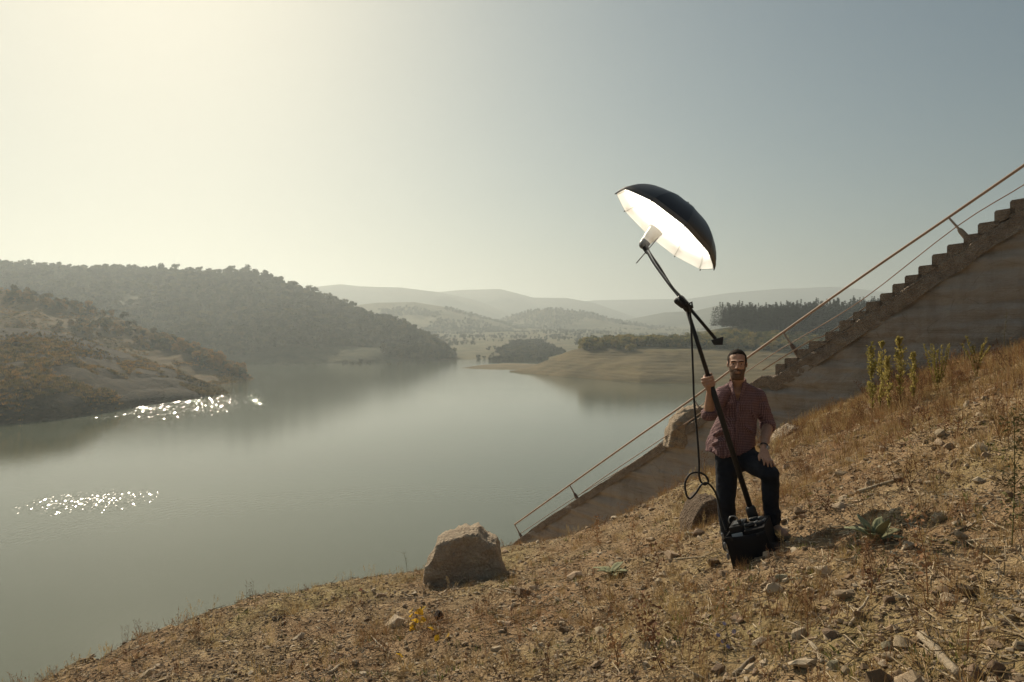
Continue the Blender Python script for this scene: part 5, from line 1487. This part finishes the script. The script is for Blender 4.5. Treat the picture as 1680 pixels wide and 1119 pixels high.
rosette(1436, 893, 13, .24, 'grey-green woolly leafed rosette plant on the slope right of the man', 1, (.25, 1.15))
rosette(1002, 945, 9, .22, 'pale woolly leafed rosette plant on the gravel between boulder and case', 2, (.1, .8))

# tall yellow-green flowering plants before the wall
M_gold = mat_var('yellow_green_spike', [(0.24, 0.215, 0.065), (0.38, 0.32, 0.10), (0.50, 0.41, 0.15)], .8, .2, 9, 0, 0, 0, .3, .45)
M_stem = mat_var('green_brown_stem', [(0.10, 0.085, 0.035), (0.17, 0.14, 0.06)], .8, .2, 9)
def spike(px_, py_top, py_bot, wpx, d, label, seed, group, dens=1000, lo=.10):
    A = pix(px_, py_bot, d); T = pix(px_ + random.Random(seed).uniform(-3, 3), py_top, d)
    gzz = gz(A.x, A.y); A = Vector((A.x, A.y, gzz))
    e = empty('goldenrod_plant', A, label, 'plant', group)
    rg_ = random.Random(seed); h_ = (T - A).length; w_ = wpx / 2 / FPX * d
    obj('stem', MB().tube([A, A.lerp(T, .5) + Vector((.01, 0, 0)), T], [.006, .005, .002], 5).mesh('stem', True, A), M_stem, e)
    V = []; F = []
    sprays = []
    for _ in range(38):
        t_ = lo + (1 - lo) * rg_.random() ** .75
        prof = (.45 + .55 * math.sin(math.pi * min(1, t_ * 1.02) ** 1.3)) if t_ < .9 else .45
        sprays.append((t_, rg_.uniform(0, 6.283), w_ * prof * rg_.uniform(.6, 1.35)))
    for _ in range(dens):
        ct, ca, cr = rg_.choice(sprays)
        q_ = rg_.random(); t_ = min(1.02, ct + q_ * .10)
        a = ca + rg_.gauss(0, .5); r_ = cr * q_ ** .7 * rg_.uniform(.6, 1.2)
        c_ = A.lerp(T, t_) + Vector((math.cos(a) * r_, math.sin(a) * r_, rg_.gauss(0, .012))) - A
        u = (Vector((math.cos(a), math.sin(a), 1.3)) + Vector((rg_.gauss(0, .4), rg_.gauss(0, .4), rg_.gauss(0, .4)))).normalized(); z_ = rg_.uniform(.012, .034)
        w2 = u.cross(Vector((rg_.gauss(0, 1), rg_.gauss(0, 1), rg_.gauss(0, 1)))).normalized() * z_ * .36
        k_ = len(V); V += [c_ - u * z_ * .6, c_ + w2, c_ + u * z_ * .6, c_ - w2]; F.append((k_, k_ + 1, k_ + 2, k_ + 3))
    obj('flower_spike', mesh_np('flower_spike', V, F), M_gold, e)
grp = 'yellow-green spike plants before the wall'
spike(1431, 565, 650, 16, 9.6, 'slim yellow-green spike plant, leftmost of the five before the wall', 1, grp)
spike(1444, 564, 640, 17, 9.8, 'yellow-green spike plant, second from the left before the wall', 2, grp)
spike(1458, 588, 664, 14, 9.3, 'short yellow-green spike plant leaning in front of the tallest one', 3, grp)
spike(1477, 557, 652, 21, 9.6, 'tallest and fullest yellow-green spike plant before the wall', 4, grp, 1500)
spike(1498, 582, 648, 14, 9.6, 'yellow-green spike plant, rightmost of the five before the wall', 5, grp)
def broom(px_, py_top, py_bot, n_, spread, d, label, seed, bend=0.0):
    A = pix(px_, py_bot, d); A = Vector((A.x, A.y, gz(A.x, A.y))); rg_ = random.Random(seed)
    e = empty('broom_plant', A, label, 'plant')
    for i in range(n_):
        tx = px_ + (i / (n_ - 1) - .5) * spread + rg_.uniform(-3, 3); T = pix(tx, py_top + rg_.uniform(0, 25), d + rg_.uniform(-.2, .2))
        P = spline([A, A.lerp(T, .45) + Vector((rg_.gauss(0, .015), 0, .03)), T + Vector((bend * (1 if tx > px_ else -1), 0, -abs(bend) * .6))], 4)
        mb = MB(); mb.tube(P, [.006 - .004 * q / 8 for q in range(9)], 4, False)
        V = []; F = []
        for q in range(130):
            t_ = rg_.uniform(.25, 1); c_ = P[min(8, int(t_ * 8))].lerp(P[min(8, int(t_ * 8) + 1)], t_ * 8 % 1)
            u = Vector((rg_.gauss(0, .6), rg_.gauss(0, .6), 1)).normalized(); z_ = rg_.uniform(.02, .045); w2 = u.orthogonal().normalized() * .005
            k_ = len(V); V += [c_, c_ + u * z_ * .5 + w2 * 1.8, c_ + u * z_, c_ + u * z_ * .5 - w2 * 1.8]; F.append((k_, k_ + 1, k_ + 2, k_ + 3))
        mb.add(V, F)
        obj('stalk', mb.mesh('stalk', False, A, clean=False), M_gold, e)
broom(1538, 552, 622, 8, 42, 9.5, 'bushy clump of upright green stalks right of the spike plants', 11)
broom(1602, 546, 612, 6, 40, 9.2, 'sparse plant with drooping yellowish tips near the right edge', 12, .04)

# single dried stalks that stand out
def stalk(px_, py_top, py_bot, label, seed, lean=0, mat=M_redweed, heads=5, h_leaf=.02, name='dried_stalk', r=.0035):
    A = on_ground(px_, py_bot); T = pix(px_ + lean, py_top, A.y); rg_ = random.Random(seed)
    e = empty(name, A, label, 'plant')
    mid_ = A.lerp(T, .5) + Vector((rg_.gauss(0, .02), 0, 0))
    P = spline([A, mid_, T], 4)
    mb = MB(); mb.tube(P, [r * (1 - .06 * i) for i in range(9)], 5)
    for i in range(heads):
        s = P[rg_.randint(3, 8)]; e_ = s + Vector((rg_.gauss(0, .05), rg_.gauss(0, .03), rg_.uniform(.02, .07))); mb.tube([s, e_], [r * .5, r * .3], 4)
    obj('stem', mb.mesh('stem', True, A), mat, e)
    V = []; F = []
    for i in range(heads * 14):
        c_ = P[rg_.randint(2, 8)] + Vector((rg_.gauss(0, .03), rg_.gauss(0, .03), rg_.gauss(.01, .03))) - A
        u = Vector((rg_.gauss(0, 1), rg_.gauss(0, 1), rg_.gauss(0, 1))).normalized() * h_leaf * rg_.uniform(.4, 1); w2 = u.orthogonal() * .4
        k_ = len(V); V += [c_ - u, c_ + w2, c_ + u, c_ - w2]; F.append((k_, k_ + 1, k_ + 2, k_ + 3))
    obj('dry_leaves', mesh_np('dry_leaves', V, F), mat, e)
M_weedgreen = mat_var('dull_green_weed', [(0.11, 0.105, 0.040), (0.20, 0.185, 0.07)], .8, .2, 9, 0, 0, 0, .3, .3)
stalk(1522, 850, 985, 'tall dark dried thistle stalk leaning left in the right foreground', 21, -18)
stalk(1428, 935, 985, 'short dry stalk with a pale tip above the upright brown stone', 22, -2, heads=2)
stalk(1072, 900, 945, 'thin red-brown stalk rising left of the case on the gravel', 23, 2, heads=3)
stalk(1062, 985, 1060, 'leaning dead stalk in the middle foreground', 24, -10)
stalk(1090, 1010, 1110, 'dark dried stalk with curled leaves at the bottom centre right', 25, -14)
stalk(1035, 850, 905, 'bushy red-brown dried stalk beside the pale rosette plant', 26, 4, heads=9)
stalk(985, 850, 900, 'red-brown dried weed with withered leaves below the sloping wall', 27, -6, heads=10)
stalk(1660, 690, 900, 'tall green-brown stalk at the right edge of the picture', 28, 4, M_weedgreen, 16, .014)
stalk(1648, 515, 585, 'bare branching dry stalk rising before the wall near the right edge', 29, 4, M_stem, 8, .008)
stalk(1190, 960, 1015, 'thin dried stalk below the case', 30, 3, heads=3)
stalk(1015, 1035, 1100, 'dark withered stalk beside a green tuft in the foreground', 31, -16, heads=6)
stalk(668, 905, 935, 'wispy seedling sprig at the rim left of the boulder', 32, -6, M_stem, 8, .006, r=.002)
M_yel = mat_var('yellow_leaf', [(0.50, 0.30, 0.02), (0.68, 0.44, 0.035), (0.55, 0.26, 0.02)], .6, .3, 10, 0, 0, 0, .4, .4)
g_ = on_ground(679, 1035)
e = empty('yellow_sapling', g_, 'little sapling with bright yellow leaves in the left foreground', 'plant')
rg_ = random.Random(5)
top_ = pix(683, 1000, g_.y)
obj('stem', MB().tube([g_, g_.lerp(top_, .5) + Vector((.01, 0, 0)), top_], [.004, .003, .002], 5).mesh('stem', True, g_), M_stem, e)
for i in range(13):
    px_, py_ = [(684, 1000), (680, 1006), (674, 1005), (690, 1008), (676, 1017), (683, 1018), (688, 1020), (679, 1024), (672, 1026), (686, 1013), (680, 1030), (692, 1001), (675, 1012)][i]
    o_ = obj('leaf', leaf_mesh(.075, .027, .3, .6), M_yel, e)
    o_.location = pix(px_, py_, g_.y + rg_.uniform(-.05, .05)) - g_; o_.rotation_euler = (rg_.uniform(-1, 1), rg_.uniform(-.8, .9), rg_.uniform(0, 6.28)); o_.scale = (rg_.uniform(.8, 1.3),) * 3
for i, (px_, py_, lab) in enumerate([(712, 1038, 'single yellow leaf lying below the charred stump'), (732, 1049, 'bright yellow fallen leaf right of the charred stump'), (714, 1056, 'dull orange fallen leaf below the charred stump'), (661, 1083, 'brownish yellow fallen leaf in the left foreground')]):
    gl = on_ground(px_, py_)
    o_ = obj('fallen_leaf', leaf_mesh(.07, .026, .5, .3), M_yel, None, lab, 'leaf', 'fallen yellow leaves', None, gl + Vector((0, 0, .015))); o_.rotation_euler = (.6, -.3, i * 2.1 + 3.5)
M_blue = mat_var('blue_petal', [(0.16, 0.17, 0.40), (0.24, 0.25, 0.50)], .6, .3, 9)
g_ = on_ground(1200, 1068)
e = empty('chicory_plant', g_, 'weedy plant with small blue-violet flowers in the foreground below the case', 'plant')
for i, (px_, py_) in enumerate([(1188, 1023), (1204, 1036), (1178, 1042), (1186, 1052), (1194, 1061), (1224, 1069)]):
    q = pix(px_, py_, g_.y + rg_.uniform(-.08, .08))
    sm_ = obj('stem', MB().tube([g_ + Vector((rg_.gauss(0, .02), 0, 0)), g_.lerp(q, .5) + Vector((rg_.gauss(0, .02), 0, .01)), q], [.002, .0018, .0012], 4).mesh('stem', True, g_), M_stem, e)
    V = [Vector((0, 0, 0))]; F = []
    for a in range(9):
        a0 = a * 6.283 / 9; V += [Vector((math.cos(a0) * .011, math.sin(a0) * .011, .002)), Vector((math.cos(a0 + .5) * .011, math.sin(a0 + .5) * .011, .002))]; F.append((0, 1 + 2 * a, 2 + 2 * a))
    o_ = obj('flower', mesh_np('flower', V, F), M_blue, e); o_.location = q - g_; o_.rotation_euler = (rg_.uniform(.6, 1.4), 0, rg_.uniform(-.5, .5))
# ------------------------------------------------------------------ trees and scrub round the lake
M_pine = mat_var('pine_needles', [(0.010, 0.021, 0.013), (0.021, 0.038, 0.023), (0.036, 0.056, 0.032)], .9, .15, .3, 0, 0, 0, .6)
M_leaf = mat_var('scrub_leaves', [(0.060, 0.068, 0.018), (0.135, 0.135, 0.034), (0.23, 0.20, 0.05), (0.30, 0.225, 0.06)], .9, .15, .25, 0, 0, 0, .65, .45)
M_autumn = mat_var('autumn_leaves', [(0.055, 0.055, 0.018), (0.12, 0.098, 0.030), (0.22, 0.14, 0.042), (0.29, 0.175, 0.055)], .9, .15, .25, 0, 0, 0, .7, .4, .03)
M_far = mat_var('far_foliage', [(0.022, 0.034, 0.014), (0.044, 0.058, 0.023), (0.078, 0.084, 0.032)], .9, .1, .2, 0, 0, 0, .75, 0.0, .012)
M_bark = mat_var('bark', [(0.06, 0.045, 0.03), (0.11, 0.085, 0.06)], .9, .2, 2)
def crown(seed, h, w, nl, nf, leaf, base=.25, squash=.8):
    """leaf clumps spread through a few uneven lobes"""
    rg = random.Random(seed); V = []; F = []
    lobes = []
    for i in range(nl):
        a = rg.uniform(0, 6.283); r = w * rg.uniform(.1, .62); z = h * rg.uniform(base, .85)
        lobes.append((Vector((math.cos(a) * r, math.sin(a) * r, z)), w * rg.uniform(.32, .55)))
    lobes.append((Vector((0, 0, h * .72)), w * .5))
    for _ in range(nf):
        c, rr = rg.choice(lobes)
        d = Vector((rg.gauss(0, 1), rg.gauss(0, 1), rg.gauss(0, 1))).normalized() * rr * rg.random() ** .33
        p = c + Vector((d.x, d.y, d.z * squash)); p.z = max(p.z, h * .04)
        n = (d.normalized() + Vector((rg.gauss(0, .6), rg.gauss(0, .6), rg.gauss(.3, .6)))).normalized()
        u = n.orthogonal().normalized(); v = n.cross(u); s = leaf * rg.uniform(.6, 1.4); k_ = len(V)
        V += [p + u * s, p + v * s * rg.uniform(.6, 1), p - u * s * rg.uniform(.6, 1), p - v * s]; F.append((k_, k_ + 1, k_ + 2, k_ + 3))
    return mesh_np('crown', V, F)
def trunk(seed, h, r, limbs=4, w=1.0):
    rg = random.Random(seed); mb = MB()
    mb.tube([(0, 0, -.5), (rg.gauss(0, .1), rg.gauss(0, .1), h * .5), (rg.gauss(0, .15), rg.gauss(0, .15), h)], [r, r * .7, r * .3], 6)
    for i in range(limbs):
        a = rg.uniform(0, 6.283); z = h * rg.uniform(.3, .8)
        mb.tube([(0, 0, z), (math.cos(a) * w * .5, math.sin(a) * w * .5, z + h * .2)], [r * .5, r * .2], 5)
    return mb.mesh('trunk', True)
def pine_crown(seed, h, w, nf=330):
    rg = random.Random(seed); V = []; F = []
    for _ in range(nf):
        t = rg.random() ** 1.25; z = h * (.16 + .84 * t); r = w * (1 - t) ** .8 * rg.uniform(.35, 1.08) * (1 + .25 * math.sin(t * 40 + seed))
        a = rg.uniform(0, 6.283); d = Vector((math.cos(a), math.sin(a), 0)); p = d * r + Vector((0, 0, z))
        o_ = (d + Vector((0, 0, rg.uniform(-.25, .35)))).normalized(); s = w * .22 * rg.uniform(.7, 1.3); sd = Vector((-d.y, d.x, rg.gauss(0, .3))).normalized()
        k_ = len(V); V += [p - o_ * s, p + sd * s * .45, p + o_ * s, p - sd * s * .45]; F.append((k_, k_ + 1, k_ + 2, k_ + 3))
    V += [Vector((0, 0, h * 1.02)), Vector((.25, 0, h * .9)), Vector((-.25, 0, h * .9))]; F.append((len(V) - 3, len(V) - 2, len(V) - 1))
    return mesh_np('crown', V, F)
def vis_order(P):
    return P[np.argsort(P[:, 1])]
# --- autumn scrub and trees on the headland: the ones that show singly
crowns = [with_mat(crown(900 + i, 6, 3.3, 6, 330, .42, .2), M_autumn) for i in range(4)]
trunks = [with_mat(trunk(900 + i, 4.2, .18, 4, 2.2), M_bark) for i in range(4)]
def tree_things(P, name, label, cat, group, crowns_, trunks_, smin, smax, seed):
    rg = np.random.default_rng(seed)
    for i, p_ in enumerate(P):
        e = empty(name, tuple(p_), label, cat, group, (0, 0, rg.uniform(0, 6.28)), rg.uniform(smin, smax))
        obj('crown', crowns_[i % len(crowns_)], None, e); obj('trunk', trunks_[i % len(trunks_)], None, e)
keep = lambda x, y, t: fbm(x / 45, y / 45, 4, 71) + (t - .68) * 1.25 > 0.0
P = hill_points('headland_upper', 2200, (.2, 1.0), (-150, 400), 201, keep)
tree_things(P[:150], 'hillside_tree', 'rounded autumn-coloured tree in the scrub on the left headland', 'tree', 'autumn trees on the left headland', crowns, trunks, .6, 1.25, 5)
P2 = P[150:]; rg = np.random.default_rng(6); n = len(P2)
scatter('headland_scrub', P2, rots(rg, n, .05), rg.uniform(.2, .95, n), rg.integers(0, 4, n), crowns, 'autumn scrub covering the upper slope of the left headland', 'scrub')
P = hill_points('headland_lower', 2600, (.3, 1.0), (-100, 360), 202, lambda x, y, t: fbm(x / 16, y / 16, 4, 73) + (t - .8) * .7 > .02); n = len(P)
scatter('shore_bushes', P, rots(rg, n, .05), rg.uniform(.05, .26, n), rg.integers(0, 4, n), crowns, 'low bushes dotted along the top of the lower headland', 'scrub')
tiny = [with_mat(tuft(980 + i, 26, .75, .45, .05, .8), M_autumn) for i in range(3)]
for hn, cnt, sd_ in (('headland_upper', 9000, 221), ('headland_lower', 9000, 222)):
    P = hill_points(hn, cnt, (.06, 1.0), (-60, 415), sd_, lambda x, y, t: fbm(x / 30, y / 30, 4, sd_ + 3) > (-.15 if sd_ == 221 else -.08)); n = len(P)
    scatter('headland_grass', P, rots(rg, n, .05), rg.uniform(.5, 1.8, n), rg.integers(0, 3, n), tiny, 'tufts of dry grass on the %s slope of the left headland' % ('upper' if sd_ == 221 else 'lower'), 'grass')
# --- wooded hill behind
fc_ = [with_mat(crown(920 + i, 8, 4.6, 6, 200, .75, .15), M_far) for i in range(4)]
P = hill_points('wooded_hill', 15000, (.10, 1.0), (-250, 745), 203, lambda x, y, t: (fbm(x / 90, y / 90, 4, 74) + (t - .2) * .8) > -.26); n = len(P)
scatter('hill_woodland', P, rots(rg, n, .05), np.clip(np.exp(rg.normal(math.log(.65), .38, n)), .25, 1.5), rg.integers(0, 4, n), fc_, 'dense hazy woodland covering the big hill across the lake', 'woodland')
# --- valley: scattered trees and hedges, a dark wood by the far shore
P = hill_points('valley_floor', 5200, (.02, .8), (560, 1300), 204, lambda x, y, t: (fbm(x / 130, y / 60, 4, 75) > .02)); n = len(P)
scatter('valley_trees', P, rots(rg, n, .05), rg.uniform(.3, .8, n), rg.integers(0, 4, n), fc_, 'scattered trees and hedgerows on the hazy valley floor', 'trees')
P = hill_points('valley_floor', 1500, (.02, .20), (800, 935), 205, lambda x, y, t: (np.abs(x / y * FPX + HX - 872) / 62 + t * 4 + .5 * fbm(x / 40, y / 40, 3, 78)) < 1.05); n = len(P)
scatter('shore_wood', P, rots(rg, n, .05), rg.uniform(.4, 1.15, n), rg.integers(0, 4, n), fc_, 'dark wood standing by the far shore in the valley', 'woodland')
for nm, cnt, sd_ in (('rolling_hill_left', 3600, 206), ('rolling_hill_middle', 3600, 207)):
    P = hill_points(nm, cnt, (.05, 1.0), None, sd_, lambda x, y, t: fbm(x / 120, y / 120, 4, sd_) > -.05); n = len(P)
    scatter('hill_scrub', P, rots(rg, n, .05), rg.uniform(.4, 1.0, n), rg.integers(0, 4, n), fc_, 'patchy woods on the hazy rolling hill, %s of the valley' % ('left' if sd_ == 206 else 'middle'), 'woodland')
# --- peninsula: yellow-green shrubs, pines above
sc_ = [with_mat(crown(940 + i, 5.2, 3.4, 6, 360, .40, .1), M_leaf) for i in range(4)]
st_ = [with_mat(trunk(940 + i, 3.4, .15, 4, 1.8), M_bark) for i in range(4)]
P = hill_points('peninsula_plateau', 900, (.04, .40), (955, 1480), 208, lambda x, y, t: np.abs(fbm(x / 25, y / 25, 2, 76)) < .9)
P = vis_order(P)
near = P[:170]; col_ = near[:, 0] / near[:, 1] * FPX + HX
tree_things(near[col_ < 1140], 'shoreline_shrub', 'rounded yellow-green shrub in the peninsula belt, left of the boom pole', 'shrub', 'peninsula shrubs left of the pole', sc_, st_, .85, 1.6, 7)
tree_things(near[col_ >= 1140], 'shoreline_shrub', 'rounded yellow-green shrub in the peninsula belt, right of the boom pole', 'shrub', 'peninsula shrubs right of the pole', sc_, st_, .85, 1.6, 17)
P2 = P[170:]; n = len(P2)
scatter('peninsula_scrub', P2, rots(rg, n, .05), rg.uniform(.85, 1.6, n), rg.integers(0, 4, n), sc_, 'mass of yellow-green scrub behind the front shrubs on the peninsula', 'scrub')
P = hill_points('peninsula', 60, (.86, 1.0), (955, 1040), 209)
tree_things(P[:14], 'shoreline_shrub', 'dark shrub in the clump at the tip of the peninsula', 'shrub', 'shrubs at the peninsula tip', sc_, st_, .7, 1.2, 8)
pc_ = [with_mat(pine_crown(960 + i, 14 + i, 3.0, 360), M_pine) for i in range(4)]
pt_ = [with_mat(trunk(960 + i, 12, .22, 0), M_bark) for i in range(4)]
P = hill_points('peninsula_plateau', 2600, (.42, 1.0), (1090, 1760), 210, lambda x, y, t: (x / y * FPX + HX > 1168 + (1 - t) * 150))
P = vis_order(P)
idx = np.linspace(0, len(P) - 1, 90).astype(int) if len(P) > 90 else np.arange(len(P))
top = P[np.argsort(-(P[:, 2] / P[:, 1]))][:90]
tree_things(top, 'pine_tree', 'dark pine standing along the skyline of the plantation on the peninsula', 'tree', 'pines on the skyline of the plantation', pc_, pt_, .8, 1.5, 9)
rest = P[np.argsort(-(P[:, 2] / P[:, 1]))][90:]; n = len(rest)
scatter('pine_plantation', rest, rots(rg, n, .02), rg.uniform(.95, 1.35, n), rg.integers(0, 4, n), pc_, 'dense dark pine plantation above the scrub on the peninsula', 'woodland')
